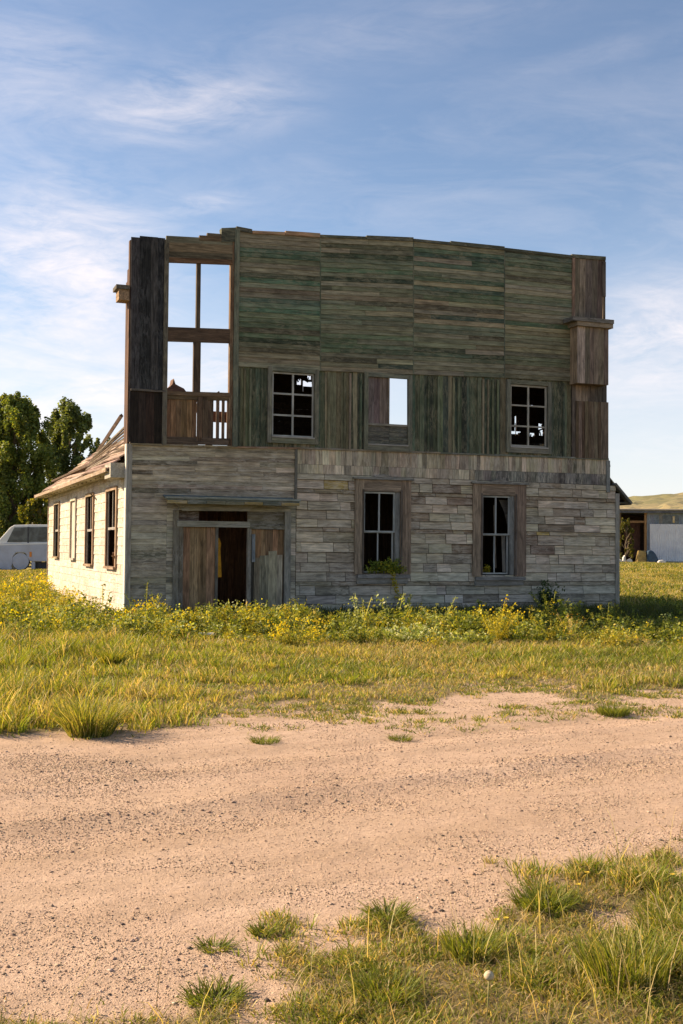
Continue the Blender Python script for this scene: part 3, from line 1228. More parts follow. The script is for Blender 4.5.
m.build('infill_board', M_GREEN, w)


def lower_window(h, out):
    u0, u1, z0, z1 = h
    o0, o1, q0, q1 = out
    c = (.25, .185, .13)
    m = MB()
    m.box(o0, u0 - .002, -.06, .02, q0 + .12, q1, jit(c), 2)
    m.box(u1 + .002, o1, -.06, .02, q0 + .12, q1, jit(c), 2)
    m.box(u0 - .002, u1 + .002, -.057, .02, z1, q1, jit(c), 0)
    # inner edge bead
    m.box(u0 - .045, u0 - .003, -.075, -.055, z0, z1 + .04, jit((.12, .10, .08)), 2)
    m.box(u1 + .003, u1 + .045, -.075, -.055, z0, z1 + .04, jit((.12, .10, .08)), 2)
    f = m.build('window', M_BROWN, BLD)
    m = MB()
    # head moulding with a low pediment
    mid = (o0 + o1) / 2
    m.box(o0 - .05, o1 + .05, -.11, .0, q1 + .002, q1 + .05, (.19, .18, .15), 0)
    m.prism([(mid - .32, -.09, q1 + .052), (mid + .32, -.09, q1 + .052), (mid + .14, -.09, q1 + .10), (mid, -.09, q1 + .135), (mid - .14, -.09, q1 + .10)], (0, .08, 0), (.2, .18, .145))
    m.build('window_head', M_GREY, f)
    m = MB()
    m.box(o0 + .06, o1 - .04, -.12, .03, q0 + .02, q0 + .105, (.19, .18, .16), 0)
    m.box(o0 + .06, o1 - .08, -.07, .0, q0 - .11, q0 + .018, (.21, .20, .17), 0)
    m.build('sill', M_GREY, f)
    zm = (z0 + z1) / 2 + .02
    c2 = (.34, .36, .34)
    sash(f, u0 + .005, u1 - .12, zm - .02, z1 - .01, .0, 2, 1, .04, c2, M_GREY, .018)
    sash(f, u0 + .005, u1 - .14, z0 + .02, zm, .05, 2, 1, .035, c2, M_GREY, .014)
    m = MB()
    m.box(u1 - .12, u1 - .003, -.02, .10, z0, z1, (.20, .20, .18), 2)
    m.box(u0 + .002, u0 + .02, -.02, .10, z0, z1, (.18, .17, .15), 2)
    m.build('jamb', M_GREY, f)
    return f


W1 = lower_window(HW1, fr(354, 480, 410, 579))
W2 = lower_window(HW2, fr(472, 484.5, 525, 581))
# torn curtain and loose stick hanging inside the right-hand window
m = MB()
g0 = F(499, 500, .25)
g1 = F(511, 530, .25)
m.prism([(g0[0], .25, g0[1]), (g1[0], .25, g0[1]), (g1[0], .25, 1.12), (g0[0] + .28, .25, 1.12), (g0[0] + .24, .25, g1[1] + .1), (g0[0] + .16, .25, g1[1] + .42)], (0, .012, 0), (.16, .145, .125))
m.beam((F(494, 520, .1)[0], .1, F(494, 505, .1)[1]), (F(496, 560, .1)[0], .12, F(496, 568, .1)[1]), .03, .02, (.24, .19, .14))
m.beam((F(503, 560, .12)[0], .12, F(503, 535, .1)[1]), (F(505, 560, .1)[0], .14, F(505, 572, .1)[1]), .09, .02, (.22, .20, .17))
m.build('torn_curtain', M_GREY, W2)

# ---- doorway
mb = MB()
z_top = HD[3]
ul, ur = HD[0], HD[1]
mb.box(ul - .0, ul + .10, -.05, .12, -.05, F(183, 526)[1], (.13, .11, .08), 2)
mb.box(ur - .15, ur, -.06, .12, -.05, z_top, (.23, .22, .18), 2)
mb.box(ul - .12, ul - .002, -.05, .02, -.05, z_top, (.19, .17, .13), 2)
a, b = F(247, 570)[0], F(250.5, 570)[0]
mb.box(a, b, -.04, .06, -.05, F(249, 528)[1], (.22, .20, .16), 2)
mb.each('door_post', M_GREY, BLD)
mb = MB()
zh = F(215, 524)[1]
mb.box(ul - .04, F(249, 524)[0], -.08, .04, zh - .07, zh + .06, (.26, .25, .20), 0)
mb.box(F(249.2, 524)[0], ur - .15, -.06, .04, zh - .10, zh - .0, (.14, .13, .09), 0)
mb.each('door_lintel', M_GREY, BLD)
mb = MB()
za = F(230, 512)[1]
# plank above the dark transom, and the boarded right part
mb.hex([(ul + .05, -.16, za - .0), (F(247, 510)[0], -.16, za + .02), (F(254, 508)[0], -.16, za + .16), (ul - .12, -.16, za + .17),
        (ul + .05, -.13, za - .0), (F(247, 510)[0], -.13, za + .02), (F(254, 508)[0], -.13, za + .16), (ul - .12, -.13, za + .17)], (.25, .23, .18), 0)
panel(mb, FAC, [(F(247.5, 513)[0], z_top), (ur - .15, z_top), (ur - .15, zh - .0), (F(247.5, 513)[0], zh - .0)], False, .12, (3, 4),
      lambda a, b: jit((.15, .13, .09)), n0=.0)
panel(mb, FAC, [(ul, z_top), (F(199, 513)[0], z_top), (F(199, 513)[0], zh + .06), (ul, zh + .06)], False, .12, (3, 4),
      lambda a, b: jit((.09, .065, .045)), n0=.0)
mb.build('transom_boards', M_GREY, BLD)
mb = MB()
p, q = F(166, 501.5, -.5), F(296, 501.5, -.5)
uA, uB = F(166, 501, -.35)[0], F(297, 501, -.35)[0]
zc = F(230, 501.5, -.35)[1]
seg = np.linspace(uA, uB, 8)
mb.hex([(uA, -.52, zc - .005), (uB, -.52, zc - .005), (uB, -.52, zc + .03), (uA, -.52, zc + .03),
        (uA, .0, zc + .10), (uB, .0, zc + .10), (uB, .0, zc + .13), (uA, .0, zc + .13)], (.12, .15, .14), 0)
for i in range(7):
    mb.hex([(seg[i] + .004, -.54, zc - .075 + random.uniform(-.01, .01)), (seg[i + 1] - .004, -.54, zc - .075), (seg[i + 1] - .004, -.54, zc - .006), (seg[i] + .004, -.54, zc - .006),
            (seg[i] + .004, -.40, zc - .07), (seg[i + 1] - .004, -.40, zc - .07), (seg[i + 1] - .004, -.40, zc - .006), (seg[i] + .004, -.40, zc - .006)],
           random.choice([(.30, .22, .09), (.17, .16, .10), (.36, .27, .12), (.12, .13, .10)]), 0)
mb.box(uA - .02, uB + .02, -.57, -.35, zc + .032, zc + .075, (.25, .27, .23), 0)
mb.build('awning', M_GREY, BLD)


def doorc(a, b): return jit(random.choice([(.30, .165, .09), (.36, .22, .125), (.17, .10, .058), (.25, .155, .085)]), .25)
def doorg(a, b): return jit(random.choice([(.30, .26, .19), (.38, .32, .235), (.23, .19, .135)]), .18)


zd = zh - .075
mb = MB()
dl0, dl1 = F(181.5, 570)[0], F(217.5, 570)[0]
panel(mb, FAC, [(dl0, zd), (dl1 - .06, zd), (dl1 - .06, .02), (dl0, .02)], True, .16, (9, 10), doorc, n0=.0, wj=.3, nj=.005)
mb.box(dl1 - .06, dl1, -.035, .02, .02, zd, (.15, .135, .11), 2)
mb.build('door', M_BROWN, BLD)
mb = MB()
dr0, dr1 = F(251, 570)[0], ur - .155
zmid = F(268, 557)[1]
panel(mb, FAC, [(dr0, zd - .03), (dr1, zd - .03), (dr1, zmid - .1), (dr0, zmid - .1)], True, .15, (9, 10), doorc, n0=.005, wj=.3)
gx = F(282, 570)[0]
panel(mb, FAC, [(dr0 + .06, zmid), (gx, zmid + .05), (gx, .02), (dr0 + .06, .02)], True, .17, (9, 10), doorg, n0=.035, wj=.3, ragged=.12)
panel(mb, FAC, [(gx + .01, zmid - .1), (dr1, zmid - .1), (dr1, .02), (gx + .01, .02)], True, .1, (9, 10), lambda a, b: jit((.09, .05, .03)), n0=.0)
mb.box(dr0, dr0 + .055, -.02, .02, .02, zmid - .1, (.05, .045, .035), 2)
dr = mb.build('door', M_BROWN, BLD)
dr['label'] = 'door patched with grey boards'
m = MB()
zz_ = F(253, 562)[1]
m.box(dr0 + .0, dr0 + .07, -.07, -.02, zz_, zz_ + .62, (.16, .19, .21), 2)
m.build('door_latch', M_GREY, dr)

# ---- left side wall, lit by the sun
SWN = [(1.30, 2.60, 1.18, 2.93), (4.75, 5.95, 1.18, 2.93), (8.0, 9.0, 1.30, 2.93), (11.75, 12.95, 1.30, 2.95)]


def whitec(a, b):
    n = fbm(a * .8, b * 3, 44, 3)
    c = np.array((.50, .43, .34)) * (.80 + .35 * n)
    if b > 2.85: c = c * .92
    r = random.random()
    if r < .08: c = c * np.array((.80, .76, .70))
    return jit(tuple(c), .07, .03)


mb = MB()
panel(mb, SID, [(.16, 3.36), (Vd, 3.36), (Vd, -.08), (.16, -.08)], False, .225, (.35, 1.3), whitec, SWN, wj=.12, lap=.012, n0=.0, nj=.003, gap=.004)
mb.build('side_wall', M_WHITE, BLD)
mb = MB()
mb.box(-.03, .10, Vd, Vd + .08, -.05, 3.3, (.34, .25, .19), 2)
mb.box(-.035, -.012, .165, .27, -.05, 3.3, (.34, .26, .20), 2)
mb.each('corner_board', M_BROWN, BLD)
for i, (a0, a1, z0, z1) in enumerate(SWN):
    m = MB()
    c = (.33, .23, .15) if i != 2 else (.45, .40, .33)
    m.box(-.05, .03, a0 - .10, a0, z0 - .03, z1 + .08, jit(c), 2)
    m.box(-.05, .03, a1, a1 + .10, z0 - .03, z1 + .08, jit(c), 2)
    m.box(-.055, .03, a0, a1, z1, z1 + .09, jit(c), 1)
    m.box(-.09, .03, a0 - .05, a1 + .05, z0 - .06, z0 - .0, jit(c), 1)
    wn = m.build('window', M_BROWN, BLD)
    if i == 2:
        m = MB()
        panel(m, SID, [(a0, z1), (a1, z1), (a1, z0), (a0, z0)], True, .24, (4, 5), lambda a, b: jit((.48, .43, .35), .1), n0=-.005)
        m.build('boarded_pane', M_WHITE, wn)
    else:
        m = MB()
        c = (.30, .27, .23)
        zm = (z0 + z1) / 2
        am = (a0 + a1) / 2
        m.box(.0, .03, a0, a0 + .05, z0, z1, c, 2)
        m.box(.0, .03, a1 - .05, a1, z0, z1, c, 2)
        m.box(.001, .029, a0 + .05, a1 - .05, zm - .03, zm + .03, c, 1)
        m.box(.002, .028, am - .02, am + .02, zm + .03, z1, c, 2)
        if i == 0:
            m.beam((-.06, a0 + .1, z0 + .32), (.05, a0 + .55, z0 - .02), .05, .03, (.34, .18, .10))
            m.beam((-.10, a0 - .05, z0 + .25), (.02, a0 + .3, z0 + .20), .05, .03, (.30, .17, .10))
        if i == 1:
            m.beam((-.22, a0 - .35, z1 + .02), (-.02, a0 + .3, z1 + .05), .04, .03, (.26, .2, .14))
        m.build('sash', M_GREY, wn)

# ---- roof remains
ZE = 3.33


def roofz(u): return ZE + .76 * (u + .40)


def ROOFL(a, b, n):      # a along v, b = u, n normal
    k = 1 / math.hypot(1, .76)
    return (b - .76 * k * n, a, roofz(b) + k * n)


def roofc(a, b): return jit(random.choice([(.36, .265, .205), (.30, .205, .155), (.42, .32, .25), (.24, .155, .12), (.33, .23, .175)]), .16)


mb = MB()
YAX = 1
_old = FAC


def roof_boards(mb, va, vb, ua, ub, raise_=0.0, twist=0.0, width=.17):
    y = va
    n = 0
    u = ua
    while u < ub - .02:
        wv = width * random.uniform(.75, 1.3)
        v = va + random.uniform(-.12, .06)
        end = vb + random.uniform(-.25, .25)
        while v < end - .1:
            L = min(random.uniform(1.6, 4.2), end - v)
            c = roofc(0, 0)
            lift = raise_ + random.uniform(0, .02) + twist * (u - ua)
            sag0 = .05 * math.sin(v * .7 + u * 2) + random.uniform(-.012, .012)
            sag1 = .05 * math.sin((v + L) * .7 + u * 2) + random.uniform(-.012, .012)
            p = [ROOFL(v, u, lift + .02 + sag0), ROOFL(v + L - .01, u, lift + .02 + sag1), ROOFL(v + L - .01, u + wv, lift + sag1), ROOFL(v, u + wv, lift + sag0)]
            q = [ROOFL(v, u, lift - .01 + sag0), ROOFL(v + L - .01, u, lift - .01 + sag1), ROOFL(v + L - .01, u + wv, lift - .03 + sag1), ROOFL(v, u + wv, lift - .03 + sag0)]
            mb.hex(p + q, c, 1)
            v += L
        u += wv * .97


roof_boards(mb, 3.6, 15.25, -.42, 1.72)
roof_boards(mb, .25, 3.9, -.42, .75, .03)
rf = mb.build('roof', M_ROOF, BLD)
# loose sheathing bent up against the false front
mb = MB()


def FV(px, py, v): a, b = F(px, py, v); return (a, v, b)


for k in range(7):
    t = max(.16, k / 6)
    p = FV(97 - 9 * t, 452.5 + 16 * t, 5.2 - .4 * t)
    q = FV(120.5 + 1.0 * t, 416 + 26 * t, 1.4)
    q = (q[0] + .25, q[1] - .7, q[2] + .05)
    mb.beam(p, q, .15 + .06 * random.random(), .03, jit(random.choice([(.33, .26, .20), (.16, .12, .09), (.40, .33, .27), (.24, .18, .14)]), .2), up=(-.6, 0, .8))
mb.beam(FV(98, 451, 5.0), FV(121.5, 415.5, 1.2), .06, .07, (.14, .09, .065), up=(-.6, 0, .8))
mb.each('loose_roof_plank', M_ROOF, rf)
mb = MB()
for v in np.arange(.6, 15.2, .75):
    mb.hex([ROOFL(v, -.36, -.05), ROOFL(v + .05, -.36, -.05), ROOFL(v + .05, 2.1 + random.uniform(-.3, .4), -.05), ROOFL(v, 2.1, -.05),
            ROOFL(v, -.36, -.16), ROOFL(v + .05, -.36, -.16), ROOFL(v + .05, 2.1, -.16), ROOFL(v, 2.1, -.16)], jit((.16, .11, .075)), 0)
mb.each('rafter', M_BROWN, rf)
mb = MB()
mb.box(-.44, -.41, .3, 15.3, ZE - .07, ZE + .02, (.34, .24, .16), 1)
mb.box(-.41, -.05, .31, 15.2, ZE - .07, ZE - .05, (.40, .36, .24), 1)
mb.box(-.36, .0, .12, .9, ZE - .20, ZE + .12, (.38, .35, .28), 1)
mb.box(-.44, -.01, 15.21, 15.27, ZE - .05, ZE + .04, (.30, .18, .11), 0)
mb.build('eave_board', M_GREY, rf)
# right slope remains with its eave
mb = MB()
zr = F(624, 503, .3)[1]
ue = F(624.5, 500, .3)[0]
for k in range(9):
    u_a = ue - k * .17
    z_a = zr + k * .17 * 1.0
    v = .10
    while v < 15:
        L = min(random.uniform(2, 4), 15.1 - v)
        mb.hex([(u_a, v, z_a + .06), (u_a, v + L - .01, z_a + .06), (u_a - .175, v + L - .01, z_a + .23), (u_a - .175, v, z_a + .23),
                (u_a, v, z_a + .02), (u_a, v + L - .01, z_a + .02), (u_a - .175, v + L - .01, z_a + .19), (u_a - .175, v, z_a + .19)], jit((.20, .17, .12)), 1)
        v += L
mb.build('roof', M_ROOF, BLD)
mb = MB()
mb.beam((ue - .02, .02, zr - .03), (ue - .52, .02, zr + .47), .06, .17, (.16, .15, .12), up=(0, -1, 0))
mb.beam((ue - .05, .06, zr - .0), (ue - .50, .06, zr + .45), .06, .10, (.24, .22, .12), up=(0, -1, 0))
mb.box(ue - .05, ue - .0, .0, 14.9, zr - .06, zr + .05, (.12, .11, .09), 1)
mb.box(Lw, ue - .04, .06, 14.9, zr - .02, zr + .0, (.2, .18, .12), 1)
mb.build('eave_board', M_GREY, BLD)

# ---- other walls, floors and inner rooms
mb = MB()
mb.box(Lw - .02, Lw + .03, .12, Vd, -.05, 3.3, (.24, .22, .19), 1)
mb.box(0.05, Lw - .03, Vd - .05, Vd, -.05, 3.4, (.24, .22, .19), 0)
mb.build('rear_wall', M_GREY, BLD)
mb = MB()
y = .14
while y < 14.5:
    w_ = .2
    mb.box(.04, Lw - .06, y, y + w_ - .004, 3.78, 3.84, jit((.10, .065, .04)), 0)
    y += w_
mb.build('upper_floor', M_BROWN, BLD)
mb = MB()
mb.box(.04, Lw - .05, .06, Vd - .1, -.02, .05, (.09, .065, .045), 0)
mb.build('floor', M_BROWN, BLD)


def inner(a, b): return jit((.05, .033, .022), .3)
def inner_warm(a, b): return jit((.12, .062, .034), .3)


mb = MB()
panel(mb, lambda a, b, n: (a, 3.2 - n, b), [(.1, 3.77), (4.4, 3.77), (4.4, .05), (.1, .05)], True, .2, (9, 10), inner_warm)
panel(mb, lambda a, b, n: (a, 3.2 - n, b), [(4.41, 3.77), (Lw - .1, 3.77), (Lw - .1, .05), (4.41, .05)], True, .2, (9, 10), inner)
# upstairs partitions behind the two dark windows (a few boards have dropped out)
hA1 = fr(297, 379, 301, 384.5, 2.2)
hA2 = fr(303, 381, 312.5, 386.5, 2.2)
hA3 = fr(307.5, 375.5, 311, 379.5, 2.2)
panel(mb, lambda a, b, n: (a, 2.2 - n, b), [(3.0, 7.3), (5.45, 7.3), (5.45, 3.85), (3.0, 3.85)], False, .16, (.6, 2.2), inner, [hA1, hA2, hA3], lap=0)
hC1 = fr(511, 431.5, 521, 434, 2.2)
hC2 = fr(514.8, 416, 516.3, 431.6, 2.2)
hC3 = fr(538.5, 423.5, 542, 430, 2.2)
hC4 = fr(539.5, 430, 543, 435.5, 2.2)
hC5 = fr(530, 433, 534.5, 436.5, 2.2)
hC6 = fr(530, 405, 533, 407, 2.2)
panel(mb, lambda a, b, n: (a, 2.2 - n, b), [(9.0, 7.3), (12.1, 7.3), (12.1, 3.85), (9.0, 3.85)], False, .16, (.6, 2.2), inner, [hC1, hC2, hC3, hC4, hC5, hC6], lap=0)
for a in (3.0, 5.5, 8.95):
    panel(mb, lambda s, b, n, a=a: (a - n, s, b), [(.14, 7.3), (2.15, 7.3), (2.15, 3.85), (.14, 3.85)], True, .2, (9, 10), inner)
for h in (hA1, hA2, hA3, hC1, hC2, hC3, hC4, hC5, hC6):
    for k in range(5):
        cx = random.choice([h[0], h[1]]) if k < 3 else random.uniform(h[0], h[1])
        cz = random.uniform(h[2], h[3]) if k < 3 else random.choice([h[2], h[3]])
        w2, l2 = (h[1] - h[0]) * .22, (h[3] - h[2]) * .4
        ang = random.uniform(-.9, .9) + (0 if k < 3 else 1.57)
        du, dz = math.sin(ang) * l2, math.cos(ang) * l2
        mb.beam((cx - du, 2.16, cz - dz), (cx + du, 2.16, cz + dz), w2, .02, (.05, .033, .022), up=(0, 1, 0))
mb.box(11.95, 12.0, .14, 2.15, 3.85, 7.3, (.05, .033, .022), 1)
mb.build('interior_wall', M_BROWN, BLD)
mb = MB()
mb.box(2.9, 5.6, .14, 2.35, 7.3, 7.36, (.06, .04, .03), 0)
mb.box(8.85, 12.05, .14, 2.35, 7.3, 7.36, (.06, .04, .03), 0)
mb.each('added_room_ceiling', M_BROWN, BLD)  # unseen ceilings, added to keep the two upper rooms dark

# added yellow sheet: stands in for an edge sunlit through the side window
cm = plain_mat('sunlit_edge_tint', (.62, .30, .03), .85, 0, .3, 9)
mb = MB()
ca, cb = F(218.6, 560, .45)[0], F(221.9, 560, .45)[0]
zt, zl = F(221, 538, .45)[1], F(221, 578, .45)[1]
pr = [(ca - .25, .45, zl), (cb, .45, zl + .02), (cb - .015, .45, zl + .35), (cb - .035, .45, zt - .25), (cb - .02, .45, zt - .12), (ca + .01, .45, zt), (ca - .25, .45, zt)]
mb.prism(pr, (0, .05, 0), (1, 1, 1))
yc = mb.build('sunlit_edge', cm, None, bevel=.01)
yc.location = [float(x) for x in ORG]
yc.rotation_euler = (0, 0, ANG)
tag(yc, 'yellow sheet standing in for a sunlit edge in the doorway gap', 'cloth')

# ------------------------------------------------------------------ plants


def leaf_quads(cent, size, nrm, asp=.5, col=None):
    """diamond leaves: cent (N,3), size (N), nrm random orientation"""
    n = len(cent)
    d = RG.normal(size=(n, 3))
    d[:, 2] *= .6
    d /= np.linalg.norm(d, axis=1)[:, None]
    e = np.cross(d, nrm)
    e /= np.linalg.norm(e, axis=1)[:, None] + 1e-6
    s = size[:, None]
    a = cent - d * s * .5
    b = cent + e * s * asp * .5 - d * s * .05
    c = cent + d * s * .5
    dd = cent - e * s * asp * .5 - d * s * .05
    return np.stack([a, b, c, dd], 1)


def rand_cols(n, pal, wts=None, j=.2):
    pal = np.array(pal)
    if wts is not None:
        wts = np.array(wts, float)
        wts /= wts.sum()
    i = RG.choice(len(pal), n, p=wts)
    c = pal[i] * (1 + RG.uniform(-j, j, (n, 1))) * (1 + RG.uniform(-.06, .06, (n, 3)))
    return c


def blades(q, pos, h, w, lean, cols, tipcol=None, curl=.5, az=None):
    n = len(pos)
    if az is None: az = RG.uniform(0, 2 * math.pi, n)
    L = np.stack([np.cos(az), np.sin(az), 0 * az], 1)
    wa = RG.uniform(0, 2 * math.pi, n)
    S = np.stack([np.cos(wa), np.sin(wa), 0 * wa], 1) * (w / 2)[:, None]
    up = np.zeros((n, 3))
    up[:, 2] = 1
    hh = h[:, None]
    ln = lean[:, None]
    p0 = pos
    p1 = pos + up * hh * .45 + L * hh * ln * .25
    p2 = pos + up * hh * .80 + L * hh * ln * .65
    p3 = pos + up * hh * (1 - curl * .25 * ln) + L * hh * ln * (1.05)
    tc = cols if tipcol is None else tipcol
    m = .5 * (cols + tc)
    q.add(np.stack([p0 - S, p0 + S, p1 + S * .85, p1 - S * .85], 1), np.stack([cols, cols, m, m], 1))
    q.add(np.stack([p1 - S * .85, p1 + S * .85, p2 + S * .55, p2 - S * .55], 1), np.stack([m, m, tc, tc], 1))
    q.add(np.stack([p2 - S * .55, p2 + S * .55, p3 + S * .08, p3 - S * .08], 1), np.stack([tc, tc, tc, tc], 1))


G_PAL = [(.10, .135, .022), (.135, .17, .03), (.075, .105, .02), (.19, .19, .045), (.17, .20, .035)]
D_PAL = [(.44, .34, .16), (.36, .27, .13), (.52, .42, .23)]
Y_PAL = [(.30, .26, .05), (.24, .24, .045), (.36, .30, .07)]


def view_pts(n, d0, d1, margin=90, left=None, right=None):
    """ground points uniformly spread over the visible wedge between depths d0..d1"""
    y = np.sqrt(RG.uniform(d0 * d0, d1 * d1, n))
    pl = (-341.5 - margin if left is None else left - 341.5) / FPX
    pr_ = (341.5 + margin if right is None else right - 341.5) / FPX
    x = RG.uniform(pl, pr_, n) * y
    return x, y


def in_building(x, y, pad=.12):
    dx, dy = x - ORG[0], y - ORG[1]
    u = dx * UX[0] + dy * UX[1]
    v = dx * VY[0] + dy * VY[1]
    return (u > -pad) & (u < Lw + pad) & (v > -pad) & (v < Vd + pad)


def clumps(q, cx, cy, hgt, rad, nb, pals, w0, wk, lean=.8, dryf=.3):
    """tussocks: every clump has its own height, hue and share of dry blades"""
    k = len(cx)
    cnt = np.maximum(6, (nb * RG.uniform(.5, 1.5, k))).astype(int)
    idx = np.repeat(np.arange(k), cnt)
    n = len(idx)
    rr = rad[idx] * np.sqrt(RG.random(n))
    a = RG.uniform(0, 2 * math.pi, n)
    x, y = cx[idx] + np.cos(a) * rr, cy[idx] + np.sin(a) * rr
    h = hgt[idx] * RG.uniform(.4, 1.15, n) * (1 - .35 * rr / rad[idx])
    ck = RG.integers(0, len(pals), k)
    base = np.array(pals)[ck] * RG.uniform(.75, 1.25, (k, 1))
    c = base[idx] * RG.uniform(.75, 1.25, (n, 1))
    dk = np.clip(dryf + RG.normal(0, .22, k), .03, .95)
    dry = RG.random(n) < dk[idx]
    c[dry] = rand_cols(dry.sum(), D_PAL)
    az = a + RG.normal(0, .8, n)
    w = RG.uniform(.7, 1.3, n) * (w0 + wk * y)
    tip = c * 1.2 + np.array((.03, .018, 0))
    ok = ~in_building(x, y)
    P = np.stack([x, y, height(x, y) - .004], 1)
    blades(q, P[ok], h[ok], w[ok], (lean * RG.uniform(.2, 1.3, n))[ok], c[ok], tip[ok], az=az[ok])


CG = [(.13, .175, .028), (.17, .215, .035), (.10, .14, .025), (.23, .235, .045), (.20, .25, .04), (.15, .15, .045)]
CY = [(.30, .27, .06), (.25, .25, .05), (.36, .30, .09)]


def build_grass():
    q = QB()
    # ---- near verge: tussocks
    x, y = view_pts(19000, 3.3, 7.4, 120)
    g = grass_amount(x, y)
    cl = fbm(x * 1.9, y * 1.9, 61, 3)
    k = (y < 7.6 + .65 * x) & (RG.random(len(x)) < g ** 1.4 * (.20 + .80 * sstep(.36, .58, cl)))
    x, y, cl, g = x[k], y[k], cl[k], g[k]
    tall = sstep(.35, 1.7, x) * sstep(6.4, 5.0, y)
    h = (.026 + .035 * cl + .13 * tall * sstep(.38, .62, cl)) * RG.uniform(.6, 1.4, len(x))
    clumps(q, x, y, h, RG.uniform(.03, .09, len(x)), 24, CG[:3] + [(.17, .17, .05)] + CG[:1], .0026, .0006, 1.1, .28)
    # dry litter between them
    x, y = view_pts(52000, 3.3, 7.2, 120)
    g = grass_amount(x, y)
    keep = (y < 7.6 + .65 * x) & (RG.random(len(x)) < g ** 1.2 * .85)
    x, y = x[keep], y[keep]
    n = len(x)
    c = rand_cols(n, D_PAL + [(.24, .19, .09), (.17, .165, .05), (.14, .16, .035)], [2, 2, 1, 2, 2, 2])
    blades(q, np.stack([x, y, height(x, y) - .002], 1), RG.uniform(.015, .06, n), RG.uniform(.0025, .005, n), RG.uniform(.6, 2.2, n), c)
    # dry flowering stalks standing over the tall part
    x, y = view_pts(1500, 3.6, 6.6, 120)
    k = (y < 6.6 + .65 * x) & (RG.random(len(x)) < grass_amount(x, y) ** 2 * (.2 + .8 * sstep(0, 1.5, x)))
    x, y = x[k], y[k]
    n = len(x)
    c = rand_cols(n, D_PAL + [(.50, .42, .20)])
    blades(q, np.stack([x, y, height(x, y)], 1), RG.uniform(.08, .30, n), RG.uniform(.003, .005, n), RG.uniform(.1, .8, n), c, c * 1.25)
    # ---- far verge and meadow: short thatch
    x, y = view_pts(190000, 8.6, 24.5, 110)
    g = grass_amount(x, y)
    cl = fbm(x * 1.2, y * 1.2, 62, 4)
    cl2 = fbm(x * .55, y * .9, 63, 3)
    keep = (y > (7.7 + .62 * x)) & (RG.random(len(x)) < np.clip(g ** 1.4 * .85, 0, 1)) & ~in_building(x, y)
    x, y, cl, cl2, g = x[keep], y[keep], cl[keep], cl2[keep], g[keep]
    n = len(x)
    h = (.02 + .05 * g * cl + .05 * sstep(13, 17, y)) * RG.uniform(.4, 1.4, n)
    pd = np.clip(.68 - .52 * sstep(.40, .58, cl2), .08, .9)
    c = rand_cols(n, CG)
    k = RG.random(n) < pd
    c[k] = rand_cols(k.sum(), D_PAL + [(.27, .235, .085), (.24, .19, .09)])
    blades(q, np.stack([x, y, height(x, y) - .004], 1), h, RG.uniform(.005, .008, n) + .0004 * y, RG.uniform(.3, 1.5, n), c, c * 1.15)
    # ---- tussocks of the meadow
    x, y = view_pts(13000, 8.8, 24.5, 110)
    g = grass_amount(x, y)
    cl = fbm(x * .8, y * 1.3, 65, 4)
    left = sstep(-.6, -3.4, x + (y - 10) * .12)
    k = (y > (7.7 + .62 * x)) & (RG.random(len(x)) < g ** 2 * np.clip(sstep(.44, .60, cl) + .5 * left, .06, 1) * .8)
    x, y, g, left, cl = x[k], y[k], g[k], left[k], cl[k]
    h = (.06 + .10 * sstep(.45, .7, cl) + .14 * left) * RG.uniform(.5, 1.6, len(x))
    hot = sstep(.5, .64, fbm(x * .5, y * .8, 66, 3))
    for lo_, hi_, pal, dr in ((0, .35, CG[:4] + CY[:2], .30), (.35, 1.01, CG, .12)):
        kk = (hot >= lo_) & (hot < hi_)
        clumps(q, x[kk], y[kk], h[kk], RG.uniform(.06, .20, kk.sum()), 30, pal, .004, .0005, .8, dr)
    # small sparse tufts invading the gravel
    x, y = view_pts(9000, 9.0, 16, 110)
    g = grass_amount(x, y)
    lo_l = np.interp(x, [-30, -2.8, -1.5, 0, 3.6, 30], [-4, 9.6, 9.7, 9.95, 11.2, 25])
    k = (y > lo_l) & (g < .75) & (fbm(x * 1.5, y * 2.8, 67, 3) > .49) & (RG.random(len(x)) < .9 * sstep(-.2, 1.6, y - lo_l) + .16)
    x, y = x[k], y[k]
    clumps(q, x, y, RG.uniform(.025, .07, len(x)), RG.uniform(.04, .12, len(x)), 18, [(.12, .16, .04), (.15, .18, .04), (.10, .13, .035)], .004, .0005, 1.3, .2)
    # open field left behind and right behind
    for (l, r_, d0, d1, nn) in ((-60, 60, 22, 72, 60000), (600, 760, 22, 80, 80000), (600, 760, 75, 146, 50000)):
        x, y = view_pts(nn, d0, d1, left=l, right=r_)
        k = ~in_building(x, y)
        x, y = x[k], y[k]
        n = len(x)
        cl = fbm(x * .5, y * .22, 64, 4)
        h = (.07 + .16 * sstep(.35, .7, cl)) * RG.uniform(.5, 1.4, n)
        c = rand_cols(n, G_PAL, None)
        k = RG.random(n) < .45 + .4 * (cl < .5)
        c[k] = rand_cols(k.sum(), D_PAL + Y_PAL)
        blades(q, np.stack([x, y, 0 * x], 1), h, RG.uniform(.01, .02, n) + .0006 * y, RG.uniform(.1, .9, n), c)
    # uncut grass in the shade along the front wall and all round
    u = RG.uniform(-.6, 13.8, 26000)
    v = -RG.uniform(.02, 3.5, 26000)
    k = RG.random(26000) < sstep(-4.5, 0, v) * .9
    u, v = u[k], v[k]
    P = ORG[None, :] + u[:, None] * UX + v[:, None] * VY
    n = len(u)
    c = rand_cols(n, [(.05, .075, .02), (.07, .095, .022), (.10, .11, .03), (.12, .12, .04)])  # dark greens carry the building's shade in the blade colour
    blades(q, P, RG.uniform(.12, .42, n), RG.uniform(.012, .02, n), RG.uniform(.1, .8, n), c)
    o = q.build('grass', M_GRASS)
    tag(o, 'patchy green and straw coloured grass along both sides of the gravel road', 'grass', kind='stuff')
    return o


build_grass()


